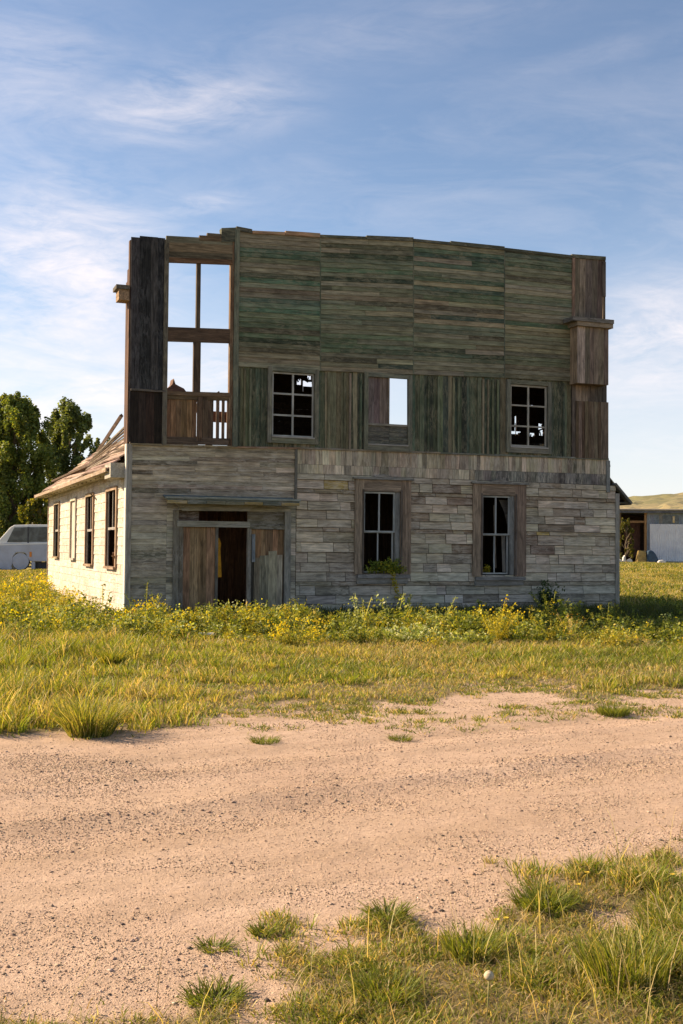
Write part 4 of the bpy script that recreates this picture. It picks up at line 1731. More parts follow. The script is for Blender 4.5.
def make_weed(q, base, h, rad, nst, leaf, pal, flow=None, nfl=0, fsize=.02, asp=.5, wts=None, fullness=1.0, droop=.3):
    """a leafy plant made of stems, leaves along them and flower heads at the tips"""
    base = np.asarray(base, float)
    tips = []
    for s in range(nst):
        az = random.uniform(0, 2 * math.pi)
        rr = rad * math.sqrt(random.random())
        hh = h * random.uniform(.55, 1.05) * (1 - .25 * (rr / rad) ** 2)
        foot = base + np.array((math.cos(az) * min(rr * .1, .02), math.sin(az) * min(rr * .1, .02), 0))
        tip = base + np.array((math.cos(az) * rr, math.sin(az) * rr, hh))
        mid = foot * .5 + tip * .5 + np.array((0, 0, hh * .12))
        t = np.linspace(0, 1, 5)[:, None]
        cv = foot * (1 - t) ** 2 + 2 * mid * t * (1 - t) + tip * t ** 2
        sw = np.array((random.uniform(-1, 1), random.uniform(-1, 1), 0))
        sw = sw / (np.linalg.norm(sw) + 1e-6) * (.003 + h * .004)
        qs = np.stack([cv[:-1] - sw, cv[:-1] + sw, cv[1:] + sw * .8, cv[1:] - sw * .8], 1)
        sc = rand_cols(1, pal, wts)[0] * .9
        q.add(qs, np.tile(sc, (4, 1)))
        nl = max(3, int(random.uniform(.8, 1.2) * hh / leaf * 3.6 * fullness))
        tt = RG.uniform(.12, 1.0, nl)[:, None]
        c = foot * (1 - tt) ** 2 + 2 * mid * tt * (1 - tt) + tip * tt ** 2
        c = c + RG.normal(size=(nl, 3)) * np.array((1, 1, .6)) * leaf * .55
        c[:, 2] = np.maximum(c[:, 2], base[2] + .01)
        nr = RG.normal(size=(nl, 3))
        nr[:, 2] += 1.0
        q.add(leaf_quads(c, leaf * RG.uniform(.5, 1.2, nl), nr, asp), rand_cols(nl, pal, wts))
        tips.append(tip)
    if flow is not None and nfl:
        tips = np.array(tips)
        c = tips[RG.integers(0, len(tips), nfl)] + RG.normal(size=(nfl, 3)) * np.array((.05, .05, .06)) * (h + .2)
        nr = RG.normal(size=(nfl, 3))
        fc = rand_cols(nfl, flow, None, .2)
        sz = fsize * RG.uniform(.6, 1.3, nfl)
        q.add(leaf_quads(c, sz, nr, 1.0), fc)
        nr2 = RG.normal(size=(nfl, 3))
        q.add(leaf_quads(c, sz, nr2, 1.0), fc)


WG = [(.14, .175, .035), (.21, .245, .045), (.29, .30, .07), (.09, .125, .028)]
PALE = [(.38, .42, .18), (.48, .50, .26), (.27, .32, .10), (.16, .21, .05)]
YF = [(.72, .62, .05), (.70, .66, .10), (.72, .55, .04)]
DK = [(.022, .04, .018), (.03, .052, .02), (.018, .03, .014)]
YB = [(.36, .32, .05), (.46, .38, .06), (.26, .27, .045)]


def weeds_stuff():
    q = QB()
    # band in front of the wall; it leaves the wall as it goes right
    cnt = 0
    for i in range(1700):
        px = random.uniform(-70, 760)
        D = random.uniform(18.3, 23.4)
        x = (px - 341.5) / FPX * D
        if in_building(np.array(x), np.array(D), .2): continue
        dens = float(fbm(np.array(x * 1.3), np.array(D * 1.3), 71, 3))
        edge = float(sstep(17.9, 20.0, np.array(D + (dens - .5) * 3.0)))
        drift = float(sstep(.36, .62, np.array(fbm(np.array(x * .8 + 3), np.array(D * .9), 73, 3))))
        if random.random() > edge * (.16 + .84 * drift): continue
        h = random.uniform(.14, .46) * (.35 + .95 * dens + .55 * drift) * (.55 + .45 * edge)
        if random.random() < .05: h *= 1.5
        if px > 620: h *= .8
        elif px < 330: h *= .98
        if D > 21.5: h *= 1.1
        r = random.random()
        if r < .42: pal, fl, nf = random.choice((WG, WG, WG[:2] + YB)), YF, random.choice((0, 0, 0, 0, 3, 9))
        elif r < .56: pal, fl, nf = YB, YF, random.choice((0, 3, 12))
        elif r < .80 and 340 < px < 470 or (r < .66): pal, fl, nf = PALE, None, 0
        else: pal, fl, nf = WG, None, 0
        make_weed(q, (x, D, 0), h, h * .6, random.randint(5, 9), random.uniform(.04, .085), pal, fl, nf, .026, asp=.6)
        cnt += 1
    # left: along the sunlit side wall and out to the meadow
    for i in range(520):
        px = random.uniform(-90, 130)
        D = math.sqrt(random.uniform(19 ** 2, 38 ** 2))
        x = (px - 341.5) / FPX * D
        if in_building(np.array(x), np.array(D), .15): continue
        dens = float(fbm(np.array(x * .9), np.array(D * .7), 72, 3))
        if random.random() > .25 + dens: continue
        h = random.uniform(.25, .6) * (.5 + dens)
        pal = WG if random.random() < .5 else YB
        make_weed(q, (x, D, 0), h, h * .6, random.randint(4, 8), .065, pal, YF, random.choice((0, 0, 0, 3, 6, 18)), .045)
    # short leafy weeds in the shade by the front wall
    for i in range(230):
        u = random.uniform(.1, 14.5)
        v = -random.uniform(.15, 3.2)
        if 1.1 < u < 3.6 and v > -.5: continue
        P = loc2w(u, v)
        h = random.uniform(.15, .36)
        make_weed(q, P, h, h * .6, 5, .05, [(.08, .11, .03), (.11, .14, .035)] + DK)  # near-black greens put the shade by the wall into the leaf colour
    # taller dark growth right of the building, standing in its shadow
    for i in range(170):
        u = random.uniform(12.6, 19.5)
        v = random.uniform(-5.0, 2.5)
        P = loc2w(u, v)
        h = random.uniform(.25, .62)
        make_weed(q, P, h, h * .7, 6, .07, WG, YF if random.random() < .2 else None, 5)
    o = q.build('weeds', M_LEAF)
    tag(o, 'mixed leafy weeds with small yellow flowers in front of the old building', 'weeds', kind='stuff')


weeds_stuff()


def plant(name, label, cat, base, group=None, **kw):
    q = QB()
    make_weed(q, (0, 0, 0), **kw)
    o = q.build(name, M_LEAF, loc=base)
    tag(o, label, cat, group)
    return o


def gp(px, D): return np.array([(px - 341.5) / FPX * D, D, 0.0])


plant('goldenrod_bush', 'tall golden yellow bush in front of the right ground floor window', 'bush', gp(497, 19.6), 'yellow bushes among the weeds',
      h=.78, rad=.42, nst=30, leaf=.05, pal=[(.42, .36, .05), (.50, .40, .05), (.30, .30, .05)], flow=YF, nfl=70, fsize=.035, asp=.3)
plant('goldenrod_bush', 'rounded yellow flowering bush in the weeds below the right-hand door', 'bush', gp(294, 18.2), 'yellow bushes among the weeds',
      h=.50, rad=.46, nst=38, leaf=.045, pal=[(.28, .27, .05), (.40, .35, .07), (.20, .22, .05)], flow=YF, nfl=220, fsize=.03)
plant('goldenrod_bush', 'yellow flowering bush beside the left front corner of the building', 'bush', gp(143, 22.3), 'yellow bushes among the weeds',
      h=.5, rad=.4, nst=24, leaf=.05, pal=WG + YB, flow=YF, nfl=150, fsize=.035)
plant('goldenrod_bush', 'yellow flowering bush in front of the left door leaf', 'bush', gp(193, 21.2), 'yellow bushes among the weeds',
      h=.44, rad=.5, nst=26, leaf=.05, pal=WG + PALE, flow=YF, nfl=120, fsize=.035)
plant('goldenrod_bush', 'green bush with small yellow flowers at the far end of the white side wall', 'bush', loc2w(-1.0, 10.5), 'yellow bushes among the weeds',
      h=.85, rad=.8, nst=34, leaf=.07, pal=WG + YB, flow=YF, nfl=150, fsize=.05)
plant('wild_shrub', 'dark green shrub growing against the front wall near the right corner', 'shrub', loc2w(*[F(541, 615)[0], -.35]),
      h=.95, rad=.38, nst=40, leaf=.10, pal=[(.035, .07, .022), (.055, .095, .025)], asp=.35)
plant('leafy_weed', 'tall pointed green weed between the doorway and the left window', 'weed', gp(347, 21.0),
      h=.55, rad=.22, nst=8, leaf=.08, pal=WG, asp=.3, flow=YF, nfl=6)
plant('leafy_weed', 'broad pale grey green weed patch under the left ground floor window', 'weed', gp(412, 19.6),
      h=.36, rad=.75, nst=60, leaf=.07, pal=PALE, asp=.7, flow=[(.62, .62, .45)], nfl=60, fsize=.03)
plant('leafy_weed', 'pale leafy weed just left of the tall golden bush', 'weed', gp(462, 19.4),
      h=.3, rad=.55, nst=36, leaf=.06, pal=PALE, asp=.7)
plant('leafy_weed', 'pale broad leafed weed at the left of the white plank', 'weed', gp(182, 20.0),
      h=.33, rad=.5, nst=30, leaf=.07, pal=PALE, asp=.7)
plant('leafy_weed', 'pale weed with orange tipped stems left of the building corner', 'weed', gp(112, 21.6),
      h=.4, rad=.5, nst=30, leaf=.055, pal=WG + PALE, flow=[(.55, .25, .05)], nfl=30)
plant('leafy_weed', 'tall thin weed with orange seed heads below the dark shrub', 'weed', gp(571, 20.2),
      h=.66, rad=.25, nst=9, leaf=.035, pal=YB + D_PAL, flow=[(.5, .27, .05)], nfl=24)
plant('leafy_weed', 'spindly yellow weed standing at the edge of the shadow right of the building', 'weed', gp(641, 20.5),
      h=.45, rad=.3, nst=9, leaf=.045, pal=YB + WG, flow=YF, nfl=12)
plant('leafy_weed', 'tall brown stemmed weed rising before the left corner board', 'weed', gp(137, 21.2),
      h=.55, rad=.18, nst=6, leaf=.03, pal=[(.22, .12, .06), (.3, .18, .08)], flow=[(.45, .25, .08)], nfl=30)

# vines in the two ground floor windows
q = QB()
for k in range(26):
    px = random.uniform(366, 404)
    hgt = random.uniform(.12, .36) * (1.2 if 372 < px < 396 else .8)
    a, b = F(px, 574, -.08)
    make_weed(q, (a - F(384, 574)[0], -.02 + random.uniform(-.05, .05), b - 1.03), hgt, .12, 4, .065, [(.16, .22, .04), (.24, .30, .05), (.42, .38, .05)], None, asp=.6)
for k in range(14):
    px = 390 + (k / 13) * 12 + random.uniform(-2, 2)
    a, b = F(px, 574 + k * 2.2, -.14)
    make_weed(q, (a - F(384, 574)[0], -.10, b - 1.03), .10, .06, 4, .055, [(.60, .46, .04), (.35, .36, .05)], YF, 3, asp=.6)
vine = q.build('window_vine', M_LEAF)
vine.location = [float(c) for c in loc2w(F(384, 574)[0], -.03, 1.05)]
vine.rotation_euler = (0, 0, ANG)
tag(vine, 'green vine trailing over the sill of the left ground floor window', 'vine')
q = QB()
for k in range(9):
    make_weed(q, (random.uniform(-.12, .16), 0, random.uniform(0, .04)), random.uniform(.1, .32), .05, 3, .04, [(.42, .33, .04), (.3, .28, .05)], YF, 3)
vine = q.build('window_vine', M_LEAF)
vine.location = [float(c) for c in loc2w(F(487, 570)[0], .14, 1.05)]
tag(vine, 'small yellow sprig growing inside the right ground floor window', 'vine')


# ---- grass tufts one can point at


def tuft(label, base, h, rad, n, pal, wts=None, lean=.7, w=.006, group='separate grass tufts on the road edges'):
    q = QB()
    r = rad * .45 * np.sqrt(RG.random(n))
    a = RG.uniform(0, 2 * math.pi, n)
    pos = np.stack([np.cos(a) * r, np.sin(a) * r, 0 * r - .004], 1)
    c = rand_cols(n, pal, wts)
    # blades fan out from the middle
    hh = h * RG.uniform(.5, 1.1, n)
    az = a + RG.normal(0, .7, n)
    L = np.stack([np.cos(az), np.sin(az), 0 * az], 1)
    ln = (lean * RG.uniform(.3, 1.2, n))[:, None]
    wa = RG.uniform(0, 2 * math.pi, n)
    S = np.stack([np.cos(wa), np.sin(wa), 0 * wa], 1) * w / 2
    up = np.array((0, 0, 1.))[None, :] * hh[:, None]
    H = hh[:, None]
    p0 = pos
    p1 = pos + up * .45 + L * H * ln * .3
    p2 = pos + up * .8 + L * H * ln * .7
    p3 = pos + up * (1.0 - .2 * ln) + L * H * ln * 1.1
    tip = c * 1.2 + np.array((.03, .02, 0))
    q.add(np.stack([p0 - S, p0 + S, p1 + S * .85, p1 - S * .85], 1), c)
    q.add(np.stack([p1 - S * .85, p1 + S * .85, p2 + S * .55, p2 - S * .55], 1), np.stack([c, c, tip, tip], 1))
    q.add(np.stack([p2 - S * .55, p2 + S * .55, p3 + S * .08, p3 - S * .08], 1), tip)
    o = q.build('grass_tuft', M_GRASS, loc=(base[0], base[1], float(height(base[0], base[1]))))
    tag(o, label, 'grass tuft', group)


def g2(px, py): p = ground(px, py); return p


GG = G_PAL + [(.30, .27, .08)]
tuft('large feathery tuft at the left edge of the road', g2(90, 735), .34, .42, 800, GG + [(.36, .30, .12), (.33, .30, .07)], lean=1.0, w=.007)
tuft('low green tuft alone on the far road edge at the right', g2(613, 714), .11, .34, 500, G_PAL, lean=1.2)
tuft('spreading tuft alone in the gravel near the middle of the near edge', g2(388, 921), .075, .17, 260, G_PAL, lean=1.6)
tuft('dense green tuft on the near verge, largest among the short ones right of centre', g2(545, 912), .10, .27, 520, G_PAL, lean=1.2)
tuft('small tuft far left of the near verge, highest up the gravel', g2(262, 934), .05, .10, 140, G_PAL, lean=1.6)
tuft('flat tuft in the gravel just below and left of the highest near-verge tuft', g2(215, 948), .04, .14, 140, G_PAL, lean=1.9)
tuft('wide dark green tuft at the bottom of the photo below the gravel, left of centre', g2(215, 1000), .06, .22, 320, G_PAL, lean=1.5)
tuft('big tall tuft of upright blades at the lower right corner', g2(625, 990), .19, .34, 500, GG, lean=.6, w=.0045)
tuft('tall tuft on the right border above the corner tuft', g2(672, 940), .16, .3, 420, GG, lean=.7, w=.0045)
tuft('yellowish tuft beside the pale seed head', g2(470, 960), .12, .24, 360, GG, lean=.9, w=.005)
tuft('green tuft at the bottom edge in the middle of the photo', g2(385, 1000), .09, .25, 360, G_PAL, lean=1.1, w=.005)
tuft('thin tuft on the far road edge below the left window', g2(400, 738), .06, .2, 160, G_PAL, lean=1.6)
tuft('thin tuft on the far road edge below the doorway', g2(265, 742), .06, .25, 220, G_PAL, lean=1.6)
tuft('bright yellow green tuft in the meadow below the building corner', g2(112, 672), .3, .25, 500, Y_PAL + G_PAL, lean=.5, w=.012)

# seed head on a stalk and yellow flowers of the near verge
mb = MB()
mb.beam((0, 0, 0), (.006, 0, .155), .004, .004, (.30, .27, .10))
mb.lathe((.006, 0, .15), (0, 0, 1), [(0, .006), (.008, .016), (.018, .019), (.028, .013), (.034, .003)], (.62, .50, .32), 12)
o = mb.build('seed_head', M_ROOF, loc=(*g2(487, 1024)[:2], .0), smooth=True)
tag(o, 'pale round seed head on a stalk in the foreground grass', 'seed head')
flw = [('near the right border', 650, 925), ('above the dense green tuft', 579, 893), ('left of the others, over the yellowish tuft', 498, 925),
       ('low beside the first tall tuft', 506, 922), ('highest up the verge', 586, 880), ('next to the right border at the road', 672, 884)]
first = None
for k, (s, px, py) in enumerate(flw):
    P = g2(px, py + 18)
    if first is None:
        mb = MB()
        mb.beam((0, 0, 0), (.004, .003, .085), .003, .003, (.16, .19, .04))
        stem = mb.build('flower', M_ROOF)
        mb = MB()
        for i in range(9):
            a = i * 2 * math.pi / 9
            d = Vector((math.cos(a), math.sin(a), .5))
            mb.beam(Vector((.004, .003, .085)), Vector((.004, .003, .085)) + d * .011, .006, .002, (.66, .45, .04))
        mb.build('petals', M_ROOF, stem)
        first = stem
        o = stem
    else:
        o = first.copy()
        COL.objects.link(o)
        for ch in first.children:
            c = ch.copy()
            c.parent = o
            COL.objects.link(c)
    o.location = (float(P[0]), float(P[1]), float(height(P[0], P[1])))
    o.rotation_euler = (0, 0, k * 1.3)
    tag(o, 'small yellow flower on the near verge, ' + s, 'flower', 'yellow flowers on the near verge')

# ------------------------------------------------------------------ stones


def ico_stone(r):
    v = RG.normal(size=(8, 3))
    return v


def pebbles():
    base = np.array([(1, 0, 0), (-1, 0, 0), (0, 1, 0), (0, -1, 0), (0, 0, 1), (0, 0, -1)], float)
    tri = np.array([(0, 2, 4), (2, 1, 4), (1, 3, 4), (3, 0, 4), (2, 0, 5), (1, 2, 5), (3, 1, 5), (0, 3, 5)])
    y = np.concatenate([RG.uniform(3.3, 9, 90000), RG.uniform(8, 15.5, 60000)])
    x = RG.uniform(-.36, .36, len(y)) * y
    g = grass_amount(x, y)
    cl = fbm(x * 1.3, y * 2.2, 30, 4)
    c_ = (y - 7.7 - .62 * x) * .85
    berm = np.exp(-((c_ + .1) / .35) ** 2) + .6 * np.exp(-((c_ - 1.1) / .3) ** 2)
    dn = .18 + .65 * sstep(.45, .66, cl) + .45 * berm
    k = (g < .75) & (RG.random(len(x)) < dn)
    x, y, dn = x[k], y[k], dn[k]
    n = len(x)
    s = .0017 + .0022 * RG.random(n) ** 2 + .00028 * y
    big = RG.random(n) < .045 * dn
    s[big] = (.004 + .007 * RG.random(big.sum()) ** 2.5) + .0003 * y[big]
    jitv = 1 + RG.uniform(-.35, .35, (n, 6, 1))
    sc = np.stack([s * RG.uniform(.8, 1.4, n), s * RG.uniform(.8, 1.4, n), s * RG.uniform(.5, .9, n)], 1)
    P = base[None] * jitv * sc[:, None, :]
    a = RG.uniform(0, 6.28, n)
    ca, sa = np.cos(a)[:, None], np.sin(a)[:, None]
    X = P[:, :, 0] * ca - P[:, :, 1] * sa
    Y = P[:, :, 0] * sa + P[:, :, 1] * ca
    z = height(x, y)
    V = np.stack([X + x[:, None], Y + y[:, None], P[:, :, 2] + (z + s * .25)[:, None]], -1).reshape(-1, 3)
    T = (tri[None] + (np.arange(n) * 6)[:, None, None]).reshape(-1, 3).astype(np.int32)
    me = bpy.data.meshes.new('pebbles')
    me.vertices.add(len(V))
    me.vertices.foreach_set('co', V.astype(np.float32).ravel())
    me.loops.add(T.size)
    me.loops.foreach_set('vertex_index', T.ravel())
    me.polygons.add(len(T))
    me.polygons.foreach_set('loop_start', np.arange(0, T.size, 3, dtype=np.int32))
    me.update(calc_edges=True)
    ca_ = me.attributes.new('Col', 'FLOAT_COLOR', 'POINT')
    cc = np.ones((n, 6, 4), dtype=np.float32)
    pc = rand_cols(n, [(.42, .295, .20), (.30, .205, .14), (.60, .44, .31), (.36, .27, .20), (.17, .115, .08)], [4, 3, 4, 1, 2])
    pc[big] = rand_cols(big.sum(), [(.34, .24, .17), (.17, .12, .09), (.44, .33, .25), (.10, .075, .06)], [3, 2, 2, 1.5])
    cc[:, :, :3] = pc[:, None, :]
    ca_.data.foreach_set('color', cc.ravel())
    m, N, out = new_mat('pebble')
    p = N.node('ShaderNodeBsdfPrincipled')
    at_ = N.node('ShaderNodeAttribute', attribute_name='Col')
    N.put(p.inputs['Base Color'], at_.outputs['Color'])
    p.inputs['Roughness'].default_value = .9
    N.l.new(p.outputs[0], out.inputs[0])
    me.materials.append(m)
    o = bpy.data.objects.new('pebbles', me)
    COL.objects.link(o)
    tag(o, 'loose pebbles scattered over the tan gravel road', 'pebbles', kind='stuff')


pebbles()

# white plank lying in the weeds
mb = MB()
mb.box(-.13, .13, -.05, .05, 0, .03, (.62, .60, .56), 0)
o = mb.build('plank', M_WHITE, loc=(*ground(206.5, 634, .13)[:2], .12))
tag(o, 'short white plank lying in the weeds in front of the doorway', 'plank')

# ------------------------------------------------------------------ trees


def tree(label, base, h, width, seed, pal, nclump=150, leaves=170, leaf=.2, lean=(0, 0), trunk_r=.3, low=.12, shape='round', group=None, name='poplar_tree'):
    global RG
    rs = random.Random(seed)
    root = empty(name, base)
    tag(root, label, 'tree', group)
    mt = MB()
    # trunk and limbs
    pts = [Vector((0, 0, 0))]
    for k in range(1, 7):
        t = k / 6
        pts.append(Vector((lean[0] * t * h + rs.uniform(-.15, .15), lean[1] * t * h + rs.uniform(-.15, .15), h * .85 * t)))
    for a, b, k in zip(pts[:-1], pts[1:], range(6)):
        r1, r2 = trunk_r * (1 - k / 7), trunk_r * (1 - (k + 1) / 7)
        mt.lathe(a, b - a, [(0, r1), ((b - a).length, r2)], (.20, .155, .10), 8)
    cl = []
    for i in range(nclump):
        t = rs.uniform(low, 1.0)
        if shape == 'round': wr = math.sin(math.pi * min(1, .12 + t * .86)) ** .6
        else: wr = (1 - t) ** .5 * .9 + .18
        ang = rs.uniform(0, 2 * math.pi)
        r = width * .5 * wr * math.sqrt(rs.uniform(.05, 1))
        lob = 1 + .35 * math.sin(ang * 3 + seed) * math.sin(t * 9 + seed)
        cx = math.cos(ang) * r * lob + lean[0] * t * h
        cy = math.sin(ang) * r * lob + lean[1] * t * h
        cl.append((cx, cy, t * h + rs.uniform(-.3, .3), rs.uniform(.35, 1.0) * width * .10))
    for (cx, cy, cz, cr) in cl[::3]:
        zt = max(.1 * h, cz - .35 * math.hypot(cx, cy) - .4)
        t = min(.84, zt / h)
        k = int(t / .85 * 6)
        p = pts[min(k, 6)]
        mt.beam(p, (cx, cy, cz), .06, .06, (.17, .13, .085))
    mt.build('trunk', M_BARK, root)
    q = QB()
    for (cx, cy, cz, cr) in cl:
        n = int(leaves * rs.uniform(.6, 1.2))
        d = RG.normal(size=(n, 3))
        d /= np.linalg.norm(d, axis=1)[:, None]
        rr = cr * RG.random(n)[:, None] ** .45
        c = np.array((cx, cy, cz)) + d * rr * np.array((.85, .85, 1.6))
        nr = RG.normal(size=(n, 3)) + d
        tint = rs.uniform(.65, 1.3)
        q.add(leaf_quads(c, leaf * RG.uniform(.6, 1.3, n), nr, .8), rand_cols(n, pal) * tint)
    q.build('crown', M_LEAF, root)
    return root


M_BARK = wood_mat('bark', 1.2)
TP = [(.13, .175, .045), (.165, .21, .05), (.09, .125, .03), (.22, .24, .055)]
TP2 = [(.14, .18, .06), (.175, .215, .07), (.10, .135, .045)]


def tb(px, D): return ((px - 341.5) / FPX * D, D, -.05)


tree('tall poplar at the left border of the photo behind the white van', tb(12, 88), 13.0, 6.8, 3, TP, 330, 250, .22, group='poplars behind the white van')
tree('poplar with twin pointed tops behind the side wall roof', tb(66, 92), 13.0, 6.4, 9, TP2, 250, 230, .22, low=.1, group='poplars behind the white van')
tree('poplar left of the others, mostly beyond the left border', tb(-62, 90), 12.5, 8, 5, TP, 150, 180, .25, group='poplars behind the white van')
tree('thin open branched tree leaning right over the broken roof edge', tb(88, 95), 10.8, 4.0, 12, TP2, 46, 120, .2, lean=(.13, 0), trunk_r=.16, low=.35, group='poplars behind the white van')
tree('bright low tree with yellow leaves at its foot, between the two tall poplars', tb(38, 84), 5.2, 4.6, 15, [(.12, .13, .025), (.22, .19, .03), (.07, .095, .02)], 60, 170, .2, group='poplars behind the white van')

# ------------------------------------------------------------------ old van, left background
DV = 72.0
S_ = DV / FPX


def vx(px): return (px - 24) * S_
def vz(py): return (545.4 - py) * S_ + 1.65


vb_ = at(24, 571, DV)
VAN = empty('camper_van', (vb_[0], DV, 0))
tag(VAN, 'old pale blue and white van parked in the meadow beyond the side wall', 'van')
m_vb = plain_mat('faded_blue_paint', (.42, .45, .52), .5, .0, .12, 1.2, dirt=(.25, .24, .24), dirt_amt=.4)
m_vw = plain_mat('white_van_paint', (.74, .74, .72), .45, 0, .08, 1.5, dirt=(.5, .47, .42), dirt_amt=.3)
m_blk = plain_mat('dark_rubber', (.06, .06, .065), .8)
m_org = plain_mat('orange_lens', (.65, .22, .04), .4)
mb = MB()
prof = [(vx(-26), vz(566)), (vx(-25), vz(550)), (vx(-20), vz(545.5)), (vx(28), vz(543.5)), (vx(96), vz(542)), (vx(97), vz(564)), (vx(94), vz(566)),
        (vx(48), vz(561.5)), (vx(29.5), vz(561.5)), (vx(26), vz(555)), (vx(24.5), vz(553)), (vx(15.5), vz(553)), (vx(12.5), vz(557)), (vx(11), vz(570)), (vx(-20), vz(570))]
mb.prism([(a, 0, z) for a, z in prof], (0, 2.1, 0), (1, 1, 1))
body = mb.build('body', m_vb, VAN, bevel=.05)
mb = MB()
cab = [(vx(-6), vz(544.6)), (vx(9), vz(527.5)), (vx(13), vz(525.2)), (vx(30), vz(524.6)), (vx(90), vz(524.6)), (vx(95), vz(529)), (vx(96), vz(542.2))]
mb.prism([(a, .10, z) for a, z in cab], (0, 1.9, 0), (1, 1, 1))
cb_ = mb.build('cab', m_vw, VAN, bevel=.05)
mb = MB()
win = [(vx(6), vz(542.5)), (vx(13.2), vz(527.6)), (vx(47), vz(526.8)), (vx(60), vz(526.8)), (vx(60), vz(541.6))]
mb.prism([(a, .08, z) for a, z in win], (0, .018, 0), (1, 1, 1))
mb.build('side_window', M_PANE, cb_)
mb = MB()
mb.prism([(vx(26.5), .07, vz(543)), (vx(26.5), .07, vz(527)), (vx(28), .07, vz(527)), (vx(28), .07, vz(543))], (0, .01, 0), (1, 1, 1))
mb.build('window_bar', m_blk, cb_)
mb = MB()
mb.prism([(vx(-7.5), -.01, vz(544.8)), (vx(60), -.01, vz(542.2)), (vx(60), -.01, vz(543.4)), (vx(-7.5), -.01, vz(546))], (0, .01, 0), (1, 1, 1))
mb.build('trim', m_vw, VAN)
for (px_, r_) in ((20, .545), (84, .5)):
    mb = MB()
    mb.lathe((vx(px_), .06, vz(562.0)), (0, 1, 0), [(0, r_ * .72), (.02, r_), (.24, r_), (.26, r_ * .7)], (1, 1, 1), 28)
    wh = mb.build('wheel', m_blk, VAN)
    mb = MB()
    mb.lathe((vx(px_), .02, vz(561.5)), (0, 1, 0), [(0, .1), (.01, .34), (.03, .50), (.04, .535)], (1, 1, 1), 24)
    mb.build('hubcap', m_vb, wh)
mb = MB()
mb.box(vx(29.2), vx(31.5), -.03, .0, vz(557), vz(551.8), (1, 1, 1))
mb.build('marker_light', m_org, VAN, bevel=.01)
mb = MB()
mb.box(vx(30), vx(46), .3, .5, vz(570.5), vz(562), (1, 1, 1))
mb.build('under_frame', m_blk, VAN)
mb = MB()
mb.box(vx(31), vx(34.5), .05, .2, vz(569), vz(561.5), (1, 1, 1))
mb.build('step', m_vb, VAN, bevel=.02)

# ------------------------------------------------------------------ barn, right background
DB = 150.0
SB = DB / FPX


def bx_(px): return (px - 650) * SB
def bz(py): return (550.7 - py) * SB + 1.65


BARN = empty('barn', (*at(650, 562, DB)[:2], 0))
tag(BARN, 'long grey shed with an open dark bay and a pale corrugated door below the hill', 'barn')
m_corr, Nc, oc = new_mat('corrugated_metal')
pc = Nc.node('ShaderNodeBsdfPrincipled')
tcx = Nc.node('ShaderNodeTexCoord')
nn = Nc.noise(tcx.outputs['Object'], .8, 6, .7, .2)
Nc.put(pc.inputs['Base Color'], Nc.mix(mrange(Nc, nn, .35, .65), (.60, .60, .63), (.74, .74, .75)))
pc.inputs['Roughness'].default_value = .55
Nc.l.new(pc.outputs[0], oc.inputs[0])
zt = bz(513)
mb = MB()
x = bx_(647)
while x < bx_(800):
    mb.box(x, x + .22, .0, .15, -.1, zt, jit((.20, .24, .28), .2), 2)
    x += .23
mb.build('wall', M_GREY, BARN)
mb = MB()
for k in range(60):
    x = bx_(649.5) + k * .24
    if x > bx_(764): break
    mb.hex([(x, -.18, .25), (x + .12, -.26, .25), (x + .12, -.26, bz(524)), (x, -.18, bz(524)), (x + .0, -.12, .25), (x + .24, -.12, .25), (x + .24, -.12, bz(524)), (x, -.12, bz(524))], (.5, .5, .5), 2)
    mb.hex([(x + .12, -.26, .25), (x + .24, -.18, .25), (x + .24, -.18, bz(524)), (x + .12, -.26, bz(524)), (x + .0, -.12, .25), (x + .24, -.12, .25), (x + .24, -.12, bz(524)), (x, -.12, bz(524))], (.5, .5, .5), 2)
mb.build('sliding_door', m_corr, BARN)
mb = MB()
mb.box(bx_(663), bx_(679), -.06, .01, bz(523.6), bz(515.5), (.03, .04, .07), 0)
wn = mb.build('window', M_PANE, BARN)
mb = MB()
mb.box(bx_(672.5), bx_(674.5), -.09, -.06, bz(522.5), bz(516), (.6, .42, .15), 2)
mb.build('window_shutter', M_WHITE, wn)
mb = MB()
mb.box(bx_(659), bx_(662.4), -.08, .0, bz(523.6), bz(514.5), (.20, .19, .17), 2)
mb.build('window_frame', M_GREY, wn)
mb = MB()
mb.box(bx_(596), bx_(800), -.6, 12, zt, zt + .35, (.09, .10, .13), 0)
mb.hex([(bx_(590), -.8, zt + .352), (bx_(800), -.8, zt + .352), (bx_(800), -.8, zt + .45), (bx_(590), -.8, zt + .45),
        (bx_(590), 12, zt + .9), (bx_(800), 12, zt + .9), (bx_(800), 12, zt + 1.0), (bx_(590), 12, zt + 1.0)], (.16, .14, .11), 0)
mb.build('roof', M_GREY, BARN)
for px_, c in ((645.7, (.36, .20, .09)), (620, (.16, .11, .07)), (601, (.14, .1, .07))):
    mb = MB()
    mb.box(bx_(px_) - .16, bx_(px_) + .12, -.05, .25, -.1, zt, c, 2)
    mb.build('post', M_BROWN, BARN)
mb = MB()
mb.box(bx_(600), bx_(645), -.02, .2, bz(523), bz(520.8), (.30, .16, .07), 0)
mb.build('bay_beam', M_BROWN, BARN)
mb = MB()
mb.box(bx_(590), bx_(700), 8.8, 9, -.1, zt, (.10, .06, .045), 0)
mb.box(bx_(596) - .2, bx_(596), .0, 9, -.1, zt, (.10, .07, .05), 1)
mb.box(bx_(629), bx_(645), 2.5, 2.6, .8, bz(523), (.16, .08, .06), 2)
mb.build('bay_wall', M_BROWN, BARN)
mb = MB()
mb.box(bx_(664), bx_(800), -.5, -.35, .0, .22, (.5, .36, .08), 0)
mb.build('sill_beam', M_WHITE, BARN)


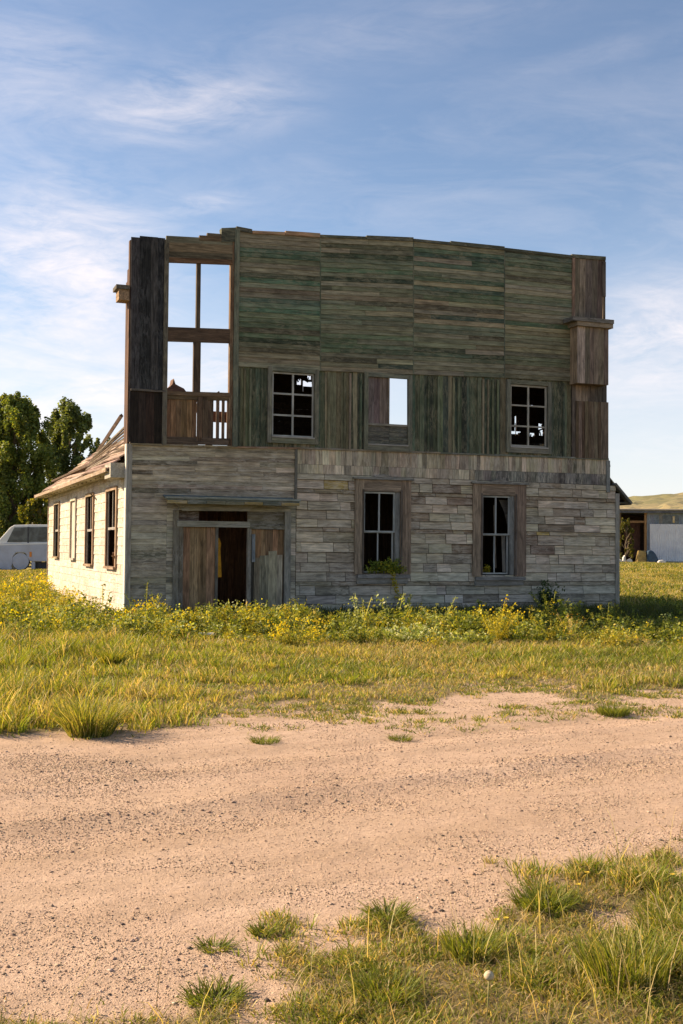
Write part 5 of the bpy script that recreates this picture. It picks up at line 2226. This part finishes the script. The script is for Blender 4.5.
def bpos(px, off): return (*at(px, 562, DB + off)[:2], 0)


tree('yellow green young tree growing in the open bay of the barn', bpos(626, -2.0), 5.6, 2.6, 21, [(.12, .12, .03), (.16, .14, .03), (.07, .08, .02)], 46, 90, .22, trunk_r=.12, name='young_tree')
mb = MB()
mb.prism([(-.62, 0, 0), (.62, 0, 0), (.58, 0, 1.3), (.45, 0, 1.62), (-.35, 0, 1.65), (-.5, 0, 1.4)], (0, .9, 0), (.42, .29, .10))
o = mb.build('hay_bale', M_ROOF, loc=bpos(642, -2.5), bevel=.05)
tag(o, 'upright yellow bale beside the barn post', 'bale')
mb = MB()
mb.prism([(-.75, 0, 0), (.9, 0, 0), (.62, 0, .6), (.35, 0, 1.2), (.0, 0, 1.6), (-.45, 0, 1.75), (-.72, 0, 1.6)], (0, 1.2, 0), (1, 1, 1))
o = mb.build('tarpaulin', plain_mat('blue_tarp', (.03, .065, .11), .6, 0, .3, 2), loc=bpos(653.5, -3.0), bevel=.15)
tag(o, 'rounded dark blue tarpaulin heap against the pale barn door', 'tarpaulin')
mb = MB()
mb.prism([(-.5, 0, 0), (.5, 0, 0), (.55, 0, .22), (.2, 0, .48), (-.3, 0, .42), (-.52, 0, .2)], (0, .5, 0), (.66, .64, .60))
o = mb.build('bag', M_WHITE, loc=bpos(662, -4.0), bevel=.1)
tag(o, 'white bag lying on the grass before the barn door', 'bag')
for k, (px_, s, wd) in enumerate(((620, 'nearest the old building', .7), (624.5, 'the tall middle one', .4), (630, 'nearest the bale', .8))):
    mb = MB()
    hh_ = (.55, 1.05, .6)[k]
    mb.prism([(-wd / 2, 0, 0), (wd / 2, 0, 0), (wd * .35, 0, hh_ * .8), (.05, 0, hh_), (-wd * .4, 0, hh_ * .7)], (0, .5, 0), (.62, .60, .55))
    o = mb.build('scrap_pile', M_WHITE, loc=bpos(px_, -5.0), bevel=.05)
    tag(o, 'white scrap heap in front of the open barn bay, ' + s, 'scrap', 'white scrap heaps by the barn')

SC.render.engine = 'CYCLES'
SC.cycles.use_denoising = True
